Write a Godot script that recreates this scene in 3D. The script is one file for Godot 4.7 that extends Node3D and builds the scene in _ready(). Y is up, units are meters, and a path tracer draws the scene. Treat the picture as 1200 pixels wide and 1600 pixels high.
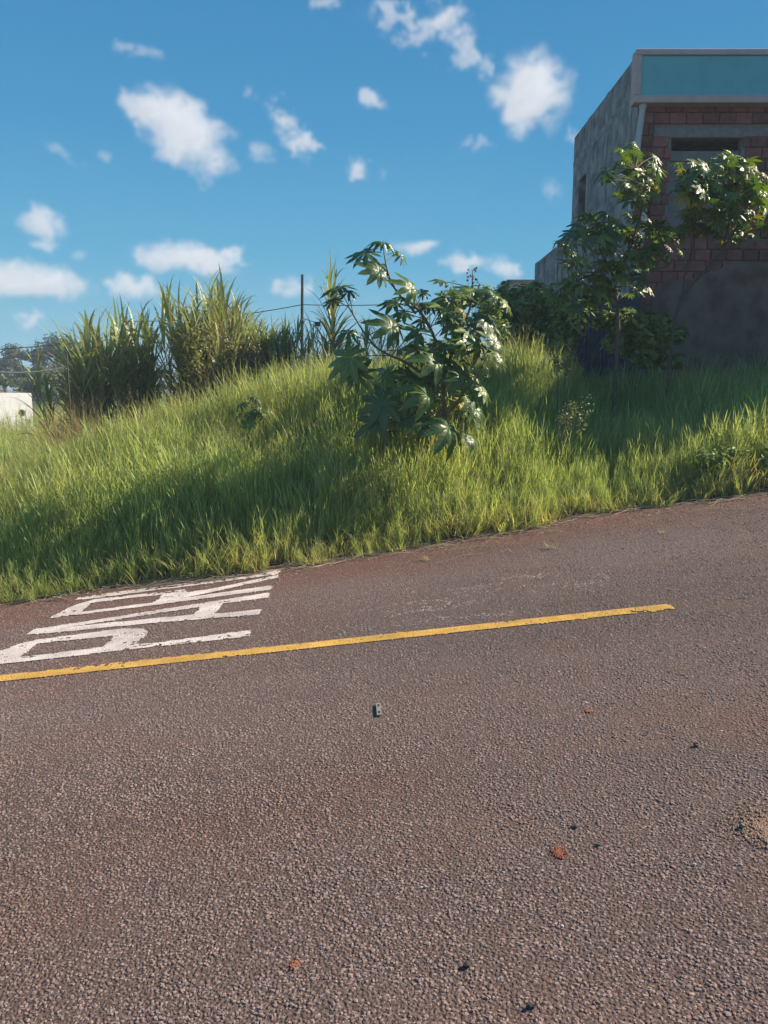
extends Node3D
# A street verge on a hillside: sloping road with a painted stop word, grassy bank, castor plants, cane grass and an unfinished building.
# Positions are (x right, y up, d metres ahead of the camera); W() turns them into Godot's axes.

const EYE := 1.65
const PITCH := 9.0
const FOCAL := 1202.0
var rng := RandomNumberGenerator.new()
var fine := FastNoiseLite.new()
var broad := FastNoiseLite.new()
var M := {}
var taken := {}
var painted := {}

# ---------------------------------------------------------------- small helpers
func W(x: float, y: float, d: float) -> Vector3:
	return Vector3(x, y, -d)

func ray(px: float, py: float) -> Vector3:
	var p := deg_to_rad(PITCH)
	var a := (px - 600.0) / FOCAL
	var b := (800.0 - py) / FOCAL
	return Vector3(a, b * cos(p) - sin(p), cos(p) + b * sin(p))

func at(px: float, py: float, d: float) -> Vector3:      # the point d metres ahead in the direction of a photo pixel
	var r := ray(px, py)
	return W(r.x * d / r.z, EYE + r.y * d / r.z, d)

func on_road(px: float, py: float) -> Vector2:           # (x, d) where a photo pixel meets the road
	var r := ray(px, py)
	var t := EYE / (0.112 * r.x + 0.012 * r.z - r.y)
	return Vector2(r.x * t, r.z * t)

func on_ground(px: float, py: float) -> Vector2:         # the same on the bank, stepping along the ray
	var r := ray(px, py)
	var d := 3.0
	while d < 40.0:
		if EYE + r.y * d / r.z < ground(r.x * d / r.z, d):
			break
		d += 0.03
	return Vector2(r.x * d / r.z, d)

func rr(a: float, b: float) -> float:
	return rng.randf_range(a, b)

func curve(pts: Array, x: float) -> float:
	if x <= pts[0][0]:
		return pts[0][1]
	for i in range(1, pts.size()):
		if x <= pts[i][0]:
			var t: float = (x - pts[i - 1][0]) / (pts[i][0] - pts[i - 1][0])
			return lerpf(pts[i - 1][1], pts[i][1], t * t * (3.0 - 2.0 * t))
	return pts[-1][1]

func sx(x: float) -> float:                              # the street's grade eases off far up and down the hill
	var a := absf(x)
	return x if a < 9.0 else signf(x) * (9.0 + 8.0 * (1.0 - exp(-(a - 9.0) / 8.0)))

func road_y(x: float, d: float) -> float:
	return 0.112 * sx(x) + 0.012 * d

const EDGE := [[-9.0, 6.75], [-3.56, 7.0], [-2.41, 7.13], [-0.97, 7.17], [0.25, 7.4], [1.3, 7.7], [2.03, 8.02], [2.76, 8.2], [3.42, 8.15], [4.13, 8.22], [9.0, 8.4]]
const CREST := [[-12.0, 0.25], [-5.5, 0.36], [-4.4, 0.55], [-2.4, 0.92], [-0.8, 1.22], [1.2, 1.25], [2.3, 1.15]]

func ground(x: float, d: float) -> float:
	var s := d - curve(EDGE, x)
	var y := road_y(x, d)
	if d < 0.0:
		return y - 0.035 + 0.25 * smoothstep(-4.2, -6.0, d)
	if s < 0.0:
		return y - 0.035
	var bank := curve(CREST, x) * smoothstep(-0.1, 3.4, s) + 0.05 * smoothstep(0.0, 0.3, s)
	var lane := 0.11 * minf(s, 8.0) + 0.1 * smoothstep(0.0, 0.4, s)
	var b := lerpf(bank, lane, smoothstep(2.15, 3.3, x))
	var near := y - 0.035 * (1.0 - smoothstep(0.0, 0.15, s)) + b + 0.05 * fine.get_noise_2d(x * 14.0, d * 14.0) * smoothstep(0.2, 1.0, s)
	var far := lerpf(0.35, 1.75, smoothstep(-14.0, 5.0, x)) + 0.4 * smoothstep(30.0, 90.0, d)
	return lerpf(near, far, smoothstep(12.0, 24.0, d))

class MB:
	var v := PackedVector3Array()
	var c := PackedColorArray()
	var uv := PackedVector2Array()
	var ix := PackedInt32Array()
	func vert(p: Vector3, col: Color, t := Vector2.ZERO) -> int:
		v.append(p); c.append(col); uv.append(t)
		return v.size() - 1
	func tri(a: int, b: int, d: int) -> void:
		ix.append(a); ix.append(b); ix.append(d)
	func quad(a: int, b: int, d: int, e: int) -> void:
		tri(a, b, d); tri(a, d, e)
	func done() -> ArrayMesh:
		var n := PackedVector3Array()
		n.resize(v.size())
		for i in range(0, ix.size(), 3):
			var f := (v[ix[i + 2]] - v[ix[i]]).cross(v[ix[i + 1]] - v[ix[i]])
			n[ix[i]] += f; n[ix[i + 1]] += f; n[ix[i + 2]] += f
		for i in n.size():
			n[i] = n[i].normalized() if n[i].length_squared() > 1e-20 else Vector3.UP
		var a := []
		a.resize(Mesh.ARRAY_MAX)
		a[Mesh.ARRAY_VERTEX] = v; a[Mesh.ARRAY_NORMAL] = n; a[Mesh.ARRAY_COLOR] = c; a[Mesh.ARRAY_TEX_UV] = uv; a[Mesh.ARRAY_INDEX] = ix
		var m := ArrayMesh.new()
		m.add_surface_from_arrays(Mesh.PRIMITIVE_TRIANGLES, a)
		return m
	# a tube along points with a radius at each
	func tube(pts: Array, radii: Array, col: Color, sides := 6) -> void:
		var first := v.size()
		var ahead := Vector3(0.31, 0.2, 0.93)
		for i in pts.size():
			var dir: Vector3 = (pts[mini(i + 1, pts.size() - 1)] - pts[maxi(i - 1, 0)]).normalized()
			var s := dir.cross(ahead).normalized()
			var u := s.cross(dir)
			for k in sides:
				var g := TAU * k / sides
				vert(pts[i] + (s * cos(g) + u * sin(g)) * radii[i], col, Vector2(float(k) / sides * 0.2, i * 0.3))
		for i in pts.size() - 1:
			for k in sides:
				var a := first + i * sides + k
				var b := first + i * sides + (k + 1) % sides
				quad(a, b, b + sides, a + sides)
		for e in [0, pts.size() - 1]:
			var m := vert(pts[e], col)
			for k in sides:
				var a: int = first + e * sides + k
				var b: int = first + e * sides + (k + 1) % sides
				if e == 0: tri(m, b, a)
				else: tri(m, a, b)
	# a box with chamfered edges, each face with its own corners
	func box(lo: Vector3, hi: Vector3, col := Color.WHITE, cham := 0.0) -> void:
		var ce := (lo + hi) / 2.0
		var h := (hi - lo) / 2.0
		var e := minf(cham, minf(h.x, minf(h.y, h.z)) * 0.6)
		var corner := {}
		for ax in 3:
			for s in [-1.0, 1.0]:
				var ids := []
				for q in [[-1.0, -1.0], [1.0, -1.0], [1.0, 1.0], [-1.0, 1.0]]:
					var p := Vector3.ZERO
					var b := (ax + 1) % 3
					var g := (ax + 2) % 3
					p[ax] = s * h[ax]
					p[b] = q[0] * (h[b] - e)
					p[g] = q[1] * (h[g] - e)
					ids.append(vert(ce + p, col, Vector2(p[b], p[g])))
					var key := Vector3.ZERO
					key[ax] = s; key[b] = q[0]; key[g] = q[1]
					if not corner.has(key): corner[key] = {}
					corner[key][ax] = ids[-1]
				if s > 0: quad(ids[0], ids[3], ids[2], ids[1])
				else: quad(ids[0], ids[1], ids[2], ids[3])
		if e <= 0.0:
			return
		for key in corner:
			var q: Dictionary = corner[key]
			_face([q[0], q[1], q[2]], ce)
			for ax in 3:
				if key[ax] < 0.0:
					var other: Vector3 = key
					other[ax] = 1.0
					var b := (ax + 1) % 3
					var g := (ax + 2) % 3
					_face([q[b], corner[other][b], corner[other][g], q[g]], ce)
	func _face(ids: Array, ce: Vector3) -> void:
		var n := (v[ids[2]] - v[ids[0]]).cross(v[ids[1]] - v[ids[0]])
		var mid := Vector3.ZERO
		for i in ids: mid += v[i]
		if n.dot(mid / ids.size() - ce) < 0.0: ids.reverse()
		var own := []
		for i in ids: own.append(vert(v[i], c[i], uv[i]))
		tri(own[0], own[1], own[2])
		if own.size() == 4: tri(own[0], own[2], own[3])
	# a flat polygon in (x, y) extruded along z from z0 (front, nearer the camera) to z1
	func slab(poly: PackedVector2Array, z0: float, z1: float, col := Color.WHITE) -> void:
		var t := Geometry2D.triangulate_polygon(poly)
		for z in [z0, z1]:
			var f := v.size()
			for p in poly: vert(Vector3(p.x, p.y, z), col, p)
			for i in range(0, t.size(), 3):
				var a: int = f + t[i]
				var b: int = f + t[i + 1]
				var d: int = f + t[i + 2]
				var n: float = (v[d] - v[a]).cross(v[b] - v[a]).z
				if (n > 0.0) == (z == maxf(z0, z1)): tri(a, b, d)
				else: tri(a, d, b)
		var ccw := not Geometry2D.is_polygon_clockwise(poly)
		for i in poly.size():
			var p := poly[i]
			var q := poly[(i + 1) % poly.size()]
			var a := vert(Vector3(p.x, p.y, maxf(z0, z1)), col, p)
			var b := vert(Vector3(q.x, q.y, maxf(z0, z1)), col, q)
			var d := vert(Vector3(q.x, q.y, minf(z0, z1)), col, q)
			var e := vert(Vector3(p.x, p.y, minf(z0, z1)), col, p)
			if ccw: quad(a, b, d, e)
			else: quad(a, e, d, b)

func numbered(called: String) -> String:
	taken[called] = taken.get(called, -1) + 1
	return called if taken[called] == 0 else "%s_%03d" % [called, taken[called]]

func thing(called: String, label: String, category: String, where := Vector3.ZERO, group := "") -> Node3D:
	var o := Node3D.new()
	o.name = numbered(called)
	o.position = where
	add_child(o)
	tag(o, label, category, group)
	return o

func tag(o: Node, label: String, category: String, group := "", kind := "") -> void:
	o.set_meta("label", label)
	if category: o.set_meta("category", category)
	if group: o.set_meta("group", group)
	if kind: o.set_meta("kind", kind)

func part(called: String, mesh: Mesh, m: Material, parent: Node, t := Transform3D()) -> MeshInstance3D:
	var o := MeshInstance3D.new()
	o.name = called
	o.mesh = mesh
	o.material_override = m
	o.transform = t
	parent.add_child(o, true)
	return o

func many(called: String, mesh: Mesh, m: Material, parent: Node, rows: Array, cols: PackedColorArray) -> MultiMeshInstance3D:
	var mm := MultiMesh.new()
	mm.transform_format = MultiMesh.TRANSFORM_3D
	mm.use_colors = true
	mm.mesh = mesh
	mm.instance_count = rows.size()
	for i in rows.size():
		mm.set_instance_transform(i, rows[i])
		mm.set_instance_color(i, cols[i])
	var o := MultiMeshInstance3D.new()
	o.name = called
	o.multimesh = mm
	o.material_override = m
	parent.add_child(o, true)
	o.set_meta("kind", "stuff")
	return o

# ---------------------------------------------------------------- materials
func noise_tex(freq: float, ramp: Array, type := FastNoiseLite.TYPE_SIMPLEX_SMOOTH, size := 512, octaves := 4, sd := 1) -> NoiseTexture2D:
	var n := FastNoiseLite.new()
	n.noise_type = type
	n.frequency = freq
	n.seed = sd
	n.fractal_octaves = octaves
	n.fractal_type = FastNoiseLite.FRACTAL_FBM if octaves > 1 else FastNoiseLite.FRACTAL_NONE
	var t := NoiseTexture2D.new()
	t.width = size
	t.height = size
	t.seamless = true
	t.noise = n
	var g := Gradient.new()
	var offs := PackedFloat32Array()
	var cols := PackedColorArray()
	for r in ramp:
		offs.append(r[0])
		cols.append(r[1])
	g.offsets = offs
	g.colors = cols
	t.color_ramp = g
	return t

func lin(r: float, g: float, b: float) -> Color:
	return Color(r, g, b).linear_to_srgb()

func mat(called: String, albedo: Color, rough := 0.9, spec := 0.4) -> StandardMaterial3D:
	var m := StandardMaterial3D.new()
	m.resource_name = called
	m.albedo_color = albedo
	m.roughness = rough
	m.metallic_specular = spec
	M[called] = m
	return m

func wall_mat(called: String, ramp: Array, scale: float, bump_freq := 0.06, bump := 0.4, sd := 3) -> StandardMaterial3D:
	var m := mat(called, Color.WHITE, 0.92, 0.3)
	m.albedo_texture = noise_tex(0.012, ramp, FastNoiseLite.TYPE_SIMPLEX_SMOOTH, 512, 6, sd)
	m.uv1_triplanar = true
	m.uv1_world_triplanar = true
	m.uv1_scale = Vector3.ONE * scale
	m.heightmap_enabled = true
	m.heightmap_scale = bump
	m.heightmap_texture = noise_tex(bump_freq, [[0.0, Color.BLACK], [1.0, Color.WHITE]], FastNoiseLite.TYPE_SIMPLEX_SMOOTH, 512, 5, sd + 7)
	return m

func leaf_mat(called: String, albedo: Color, rough: float, spec: float, glow: Color) -> StandardMaterial3D:
	var m := mat(called, albedo, rough, spec)
	m.vertex_color_use_as_albedo = true
	m.backlight_enabled = true
	m.backlight = glow
	m.cull_mode = BaseMaterial3D.CULL_DISABLED
	return m

func make_materials() -> void:
	# asphalt: matrix of dark binder and dusty red grains
	var m := mat("asphalt", Color.WHITE, 0.95, 0.3)
	m.vertex_color_use_as_albedo = true
	m.albedo_texture = noise_tex(0.16, [[0.0, lin(0.30, 0.27, 0.26)], [0.42, lin(0.62, 0.6, 0.59)], [0.6, lin(0.86, 0.84, 0.82)], [1.0, lin(1, 1, 1)]], FastNoiseLite.TYPE_SIMPLEX_SMOOTH, 1024, 3, 5)
	m.heightmap_enabled = true
	m.heightmap_scale = 0.5
	m.heightmap_texture = noise_tex(0.13, [[0.0, Color.BLACK], [0.65, Color.WHITE], [1.0, Color.WHITE]], FastNoiseLite.TYPE_SIMPLEX_SMOOTH, 1024, 2, 5)
	m = mat("grit", Color.WHITE, 0.9, 0.35)
	m.vertex_color_use_as_albedo = true
	m = mat("paint", Color.WHITE, 0.8, 0.4)
	m.vertex_color_use_as_albedo = true
	m.heightmap_enabled = true
	m.heightmap_scale = 0.3
	m.heightmap_texture = M.asphalt.heightmap_texture
	m = mat("soil", Color.WHITE, 1.0, 0.2)
	m.vertex_color_use_as_albedo = true
	m.albedo_texture = noise_tex(0.05, [[0.0, lin(0.5, 0.45, 0.42)], [1.0, lin(1, 1, 1)]], FastNoiseLite.TYPE_SIMPLEX_SMOOTH, 512, 5, 9)
	m.uv1_triplanar = true
	m.uv1_world_triplanar = true
	m.uv1_scale = Vector3.ONE * 0.6
	m.heightmap_enabled = true
	m.heightmap_scale = 1.2
	m.heightmap_texture = noise_tex(0.06, [[0.0, Color.BLACK], [1.0, Color.WHITE]], FastNoiseLite.TYPE_SIMPLEX_SMOOTH, 512, 5, 11)
	leaf_mat("grass", Color.WHITE, 0.55, 0.35, Color(1, 1, 0.75))
	leaf_mat("cane", Color.WHITE, 0.45, 0.45, Color(0.85, 0.85, 0.6))
	leaf_mat("foliage", Color.WHITE, 0.5, 0.45, Color(0.8, 0.85, 0.5))
	m = leaf_mat("castor", Color.WHITE, 0.38, 0.56, Color(0.78, 0.85, 0.45))
	var img := Image.create(128, 128, false, Image.FORMAT_RGB8)
	var hi := Image.create(128, 128, false, Image.FORMAT_RGB8)
	for y in 128:
		for x in 128:
			var across := absf(y - 63.5) / 63.5
			var f := fposmod(x / 128.0 * 7.0 - across * 1.1, 1.0)
			var side := 1.0 - smoothstep(0.0, 0.13, minf(f, 1.0 - f))
			var mid := 1.0 - smoothstep(0.03, 0.12, across)
			var vein := maxf(mid, side * 0.55)
			var k := 0.82 + 0.18 * fine.get_noise_2d(x * 3.0, y * 3.0)
			img.set_pixel(x, y, lin(lerpf(0.72, 1.0, vein) * k, lerpf(0.75, 1.0, vein * 0.8) * k, lerpf(0.72, 0.95, vein) * k))
			var h := 0.5 + 0.5 * sin(PI * f) * (1.0 - mid)
			hi.set_pixel(x, y, Color(h, h, h))
	m.albedo_texture = ImageTexture.create_from_image(img)
	m.heightmap_enabled = true
	m.heightmap_scale = 0.22
	m.heightmap_texture = ImageTexture.create_from_image(hi)
	m = mat("stem", Color.WHITE, 0.7, 0.4)
	m.vertex_color_use_as_albedo = true
	wall_mat("concrete", [[0.0, lin(0.13, 0.12, 0.12)], [0.35, lin(0.22, 0.21, 0.205)], [0.55, lin(0.30, 0.285, 0.275)], [0.75, lin(0.36, 0.345, 0.33)], [1.0, lin(0.42, 0.4, 0.38)]], 0.3)
	wall_mat("pillar", [[0.0, lin(0.17, 0.16, 0.155)], [0.5, lin(0.31, 0.3, 0.29)], [1.0, lin(0.42, 0.41, 0.4)]], 0.45, 0.06, 0.3, 21)
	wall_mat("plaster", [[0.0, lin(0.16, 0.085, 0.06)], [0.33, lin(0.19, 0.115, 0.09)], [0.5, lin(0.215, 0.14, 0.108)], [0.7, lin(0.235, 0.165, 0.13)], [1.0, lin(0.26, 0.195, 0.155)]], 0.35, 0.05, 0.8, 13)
	wall_mat("mortar", [[0.0, lin(0.2, 0.18, 0.16)], [1.0, lin(0.32, 0.29, 0.26)]], 1.0, 0.08, 0.5, 15)
	for i in 4:
		var k: float = [1.0, 0.82, 1.14, 0.92][i]
		var r: float = [0.27, 0.24, 0.29, 0.23][i]
		wall_mat("brick%d" % i, [[0.0, lin(r * 0.75 * k, 0.075 * k, 0.06 * k)], [0.5, lin(r * k, 0.105 * k, 0.085 * k)], [1.0, lin(r * 1.1 * k, 0.15 * k, 0.12 * k)]], 0.9, 0.1, 0.25, 30 + i)
	wall_mat("sign_teal", [[0.0, lin(0.14, 0.45, 0.48)], [0.5, lin(0.16, 0.5, 0.53)], [1.0, lin(0.19, 0.53, 0.55)]], 0.3, 0.02, 0.05, 41)
	M.sign_teal.roughness = 0.6
	wall_mat("sign_frame", [[0.0, lin(0.5, 0.39, 0.36)], [1.0, lin(0.62, 0.5, 0.46)]], 0.5, 0.05, 0.1, 43)
	wall_mat("board", [[0.0, lin(0.17, 0.17, 0.15)], [1.0, lin(0.28, 0.27, 0.25)]], 0.6, 0.05, 0.3, 45)
	wall_mat("blue_sheet", [[0.0, lin(0.045, 0.06, 0.085)], [0.6, lin(0.06, 0.08, 0.115)], [1.0, lin(0.09, 0.11, 0.13)]], 0.5, 0.05, 0.1, 47)
	M.blue_sheet.roughness = 0.5
	wall_mat("white_wall", [[0.0, lin(0.62, 0.61, 0.61)], [0.35, lin(0.78, 0.78, 0.79)], [1.0, lin(0.86, 0.86, 0.87)]], 0.5, 0.05, 0.3, 49)
	wall_mat("cream_wall", [[0.0, lin(0.42, 0.37, 0.31)], [1.0, lin(0.56, 0.5, 0.43)]], 0.4, 0.05, 0.2, 51)
	mat("pipe", lin(0.5, 0.5, 0.48), 0.5)
	mat("steel", lin(0.22, 0.22, 0.205), 0.7, 0.3)
	mat("wire", lin(0.03, 0.03, 0.035), 0.6)
	mat("cord", lin(0.6, 0.58, 0.55), 0.7)
	mat("post_wood", lin(0.09, 0.08, 0.075), 0.9)
	mat("dust", Color.WHITE, 1.0, 0.1).vertex_color_use_as_albedo = true

# ---------------------------------------------------------------- sky
func sky_colour(el: float) -> Vector3:
	var stops := [[-0.02, Vector3(0.37, 0.575, 0.66)], [0.06, Vector3(0.24, 0.50, 0.645)], [0.16, Vector3(0.125, 0.40, 0.62)], [0.3, Vector3(0.07, 0.295, 0.545)], [0.45, Vector3(0.05, 0.235, 0.475)], [0.8, Vector3(0.036, 0.17, 0.39)], [1.6, Vector3(0.026, 0.12, 0.31)]]
	if el <= stops[0][0]:
		return stops[0][1]
	for i in range(1, stops.size()):
		if el <= stops[i][0]:
			return stops[i - 1][1].lerp(stops[i][1], (el - stops[i - 1][0]) / (stops[i][0] - stops[i - 1][0]))
	return stops[-1][1]

func make_sky() -> Sky:
	var w := 2048
	var h := 1024
	var img := Image.create(w, h, false, Image.FORMAT_RGBF)
	for y in h:
		var el := PI / 2.0 - (y + 0.5) / h * PI
		var s := sky_colour(el) if el > -0.02 else Vector3(0.16, 0.15, 0.12)
		img.fill_rect(Rect2i(0, y, w, 1), Color(s.x, s.y, s.z))
	var puff := FastNoiseLite.new()
	puff.frequency = 1.0
	puff.fractal_octaves = 5
	puff.fractal_gain = 0.55
	puff.seed = 4
	# clouds: photo pixel of the middle, half width and half height in pixels, tilt, thickness, raggedness
	var list := []
	for q in [[283, 205, 92, 56, 0.42, 1.2, 0.3], [235, 175, 45, 30, 0.1, 0.9, 0.5], [831, 143, 62, 60, 0.0, 1.3, 0.15], [805, 195, 26, 30, 0.6, 0.7, 0.7], [660, 50, 66, 34, 0.35, 0.62, 1.0], [700, 26, 46, 24, 0.0, 0.85, 0.8], [735, 80, 46, 22, 0.95, 0.6, 0.95], [605, 20, 40, 16, 0.1, 0.6, 0.9],
			[445, 190, 62, 26, 0.85, 0.85, 0.8], [475, 222, 34, 16, 0.2, 0.8, 0.8], [410, 240, 22, 16, 0.4, 0.5, 0.9], [584, 160, 24, 22, 0.2, 0.75, 0.8], [557, 270, 22, 20, -0.6, 0.75, 0.9], [598, 272, 12, 12, 0.0, 0.35, 1.0], [68, 352, 42, 24, 0.45, 0.9, 0.6], [73, 387, 24, 14, 0.3, 0.7, 0.8], [95, 235, 34, 12, 0.55, 0.3, 0.8], [170, 242, 12, 9, 0.0, 0.35, 1.0],
			[290, 402, 96, 34, 0.05, 1.2, 0.4], [350, 412, 50, 26, 0.2, 1.0, 0.6], [368, 392, 14, 11, 0.0, 0.4, 1.0], [62, 440, 100, 28, 0.05, 1.2, 0.35], [10, 440, 60, 32, 0.0, 1.1, 0.5], [205, 450, 52, 22, 0.05, 1.0, 0.6], [650, 386, 42, 16, 0.05, 0.9, 0.6], [725, 408, 42, 20, 0.0, 0.95, 0.6], [788, 418, 38, 18, 0.3, 0.95, 0.6], [460, 450, 50, 18, 0.0, 0.85, 0.7],
			[42, 500, 28, 16, 0.2, 0.75, 0.8], [215, 80, 38, 16, 0.1, 0.4, 1.0], [905, 115, 26, 16, 0.3, 0.45, 1.0], [745, 225, 24, 14, 0.2, 0.35, 1.0], [870, 300, 22, 20, 0.4, 0.4, 1.0], [900, 205, 12, 18, 0.0, 0.55, 0.9], [515, 5, 30, 12, 0.0, 0.6, 0.9], [125, 398, 16, 10, 0.0, 0.35, 1.0]]:
		var r := ray(q[0], q[1])
		var len := Vector2(r.x, r.z).length()
		list.append([atan2(r.x, r.z), atan2(r.y, len), q[2] / FOCAL, q[3] / FOCAL, q[4], q[5], q[6]])
	for i in 70:                                          # the same scattered fair-weather clouds all round
		var az := rr(0.75, TAU - 0.75)
		var el: float = [rr(0.06, 0.2), rr(0.2, 0.5), rr(0.5, 1.1)][i % 3]
		var s := rr(0.025, 0.075)
		list.append([az, el, s * rr(1.0, 1.6), s * rr(0.5, 0.9), rr(-0.3, 0.5), rr(0.5, 1.15), rr(0.5, 0.9)])
	var cover := {}
	for n in list.size():
		var q: Array = list[n]
		var ce := cos(q[1])
		var reach: float = maxf(q[2], q[3]) * 1.9
		var y0 := clampi(int((PI / 2.0 - q[1] - reach) / PI * h), 0, h - 1)
		var y1 := clampi(int((PI / 2.0 - q[1] + reach) / PI * h), 0, h / 2 + 4)
		var x0 := int((q[0] - reach / ce) / TAU * w)
		var x1 := int((q[0] + reach / ce) / TAU * w)
		for y in range(y0, y1 + 1):
			var el := PI / 2.0 - (y + 0.5) / h * PI
			for x in range(x0, x1 + 1):
				var a: float = ((x + 0.5) / w * TAU - q[0]) * ce
				var b: float = el - q[1]
				var u: float = (a * cos(q[4]) - b * sin(q[4])) / (q[2] * 0.91)
				var t: float = (a * sin(q[4]) + b * cos(q[4])) / (q[3] * 0.89)
				var nx := a * 16.0 + n * 7.3
				var ny := b * 20.0 + n * 3.1
				var wx: float = puff.get_noise_2d(nx * 0.9 + 40.0, ny * 0.9)
				var wy: float = puff.get_noise_2d(nx * 0.9, ny * 0.9 + 80.0)
				var lump := puff.get_noise_2d(nx * 1.3 + wx * 1.2 + 9.0, ny * 1.3 + wy * 1.2 + 9.0)
				var rad := Vector2(u + wx * (0.35 + q[6] * 0.5), t + wy * (0.35 + q[6] * 0.5)).length()
				var dens: float = 1.0 - rad * rad + lump * (0.3 + 1.25 * q[6] * q[6]) - 0.25 * q[6] * q[6]
				dens = pow(smoothstep(-0.1, 1.15, dens), 1.15) * q[5]
				if dens <= 0.004:
					continue
				var key := y * w + posmod(x, w)
				var low := clampf(0.5 - t * 0.55 - u * 0.2 + lump * 0.7, 0.0, 1.0)   # undersides of the clouds are greyer
				var old: Vector2 = cover.get(key, Vector2.ZERO)
				cover[key] = Vector2(1.0 - (1.0 - old.x) * (1.0 - minf(dens, 0.97)), maxf(old.y, 0.0) if old.x > dens else low)
	for key in cover:
		var x: int = key % w
		var y: int = key / w
		var base := img.get_pixel(x, y)
		var q: Vector2 = cover[key]
		var haze := clampf((y - 300) / 212.0, 0.0, 1.0)
		var white := Color(0.86, 0.86, 0.88).lerp(Color(0.58, 0.62, 0.69), q.y * 0.75).lerp(Color(0.66, 0.72, 0.80), haze * 0.35)
		img.set_pixel(x, y, base.lerp(white, q.x * 0.93))
	var sm := PanoramaSkyMaterial.new()
	sm.panorama = ImageTexture.create_from_image(img)
	var sky := Sky.new()
	sky.sky_material = sm
	return sky

# ---------------------------------------------------------------- ground and road
func steps(list: Array) -> PackedFloat32Array:           # [from, to, spacing] runs
	var out := PackedFloat32Array()
	for q in list:
		var n := maxi(1, int(ceil((q[1] - q[0]) / q[2])))
		for i in n:
			out.append(q[0] + (q[1] - q[0]) * i / n)
	out.append(list[-1][1])
	return out

func sheet(xs: PackedFloat32Array, ds: PackedFloat32Array, height: Callable, tint: Callable, uvs := 0.5) -> ArrayMesh:
	var b := MB.new()
	for d in ds:
		for x in xs:
			b.vert(W(x, height.call(x, d), d), tint.call(x, d), Vector2(x, d) * uvs)
	var n := xs.size()
	for j in ds.size() - 1:
		for i in n - 1:
			var a := j * n + i
			b.quad(a, a + n, a + n + 1, a + 1)
	return b.done()

func dust(x: float, d: float) -> float:                  # how much red earth lies on the asphalt
	var e := curve(EDGE, x) - d
	var near_edge := (1.0 - smoothstep(0.05, 1.5, e + 0.7 * broad.get_noise_2d(x * 5.0, d * 9.0))) * 0.95
	var tracks := 0.3 * smoothstep(0.05, 0.5, broad.get_noise_2d(x * 2.2 + 50.0, d * 5.0)) + 0.25 * smoothstep(0.1, 0.5, broad.get_noise_2d(x * 7.0, d * 12.0 + 20.0))
	return clampf(maxf(near_edge, tracks), 0.0, 1.0)

func road_tint(x: float, d: float) -> Color:
	var base := Color(0.19, 0.135, 0.121)
	var wheel := broad.get_noise_2d(x * 1.3, d * 6.0)
	base = base * (0.92 + 0.3 * wheel)
	var q := base.lerp(Color(0.21, 0.108, 0.08), dust(x, d) * 0.8)
	return Color(q.r, q.g, q.b)

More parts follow.
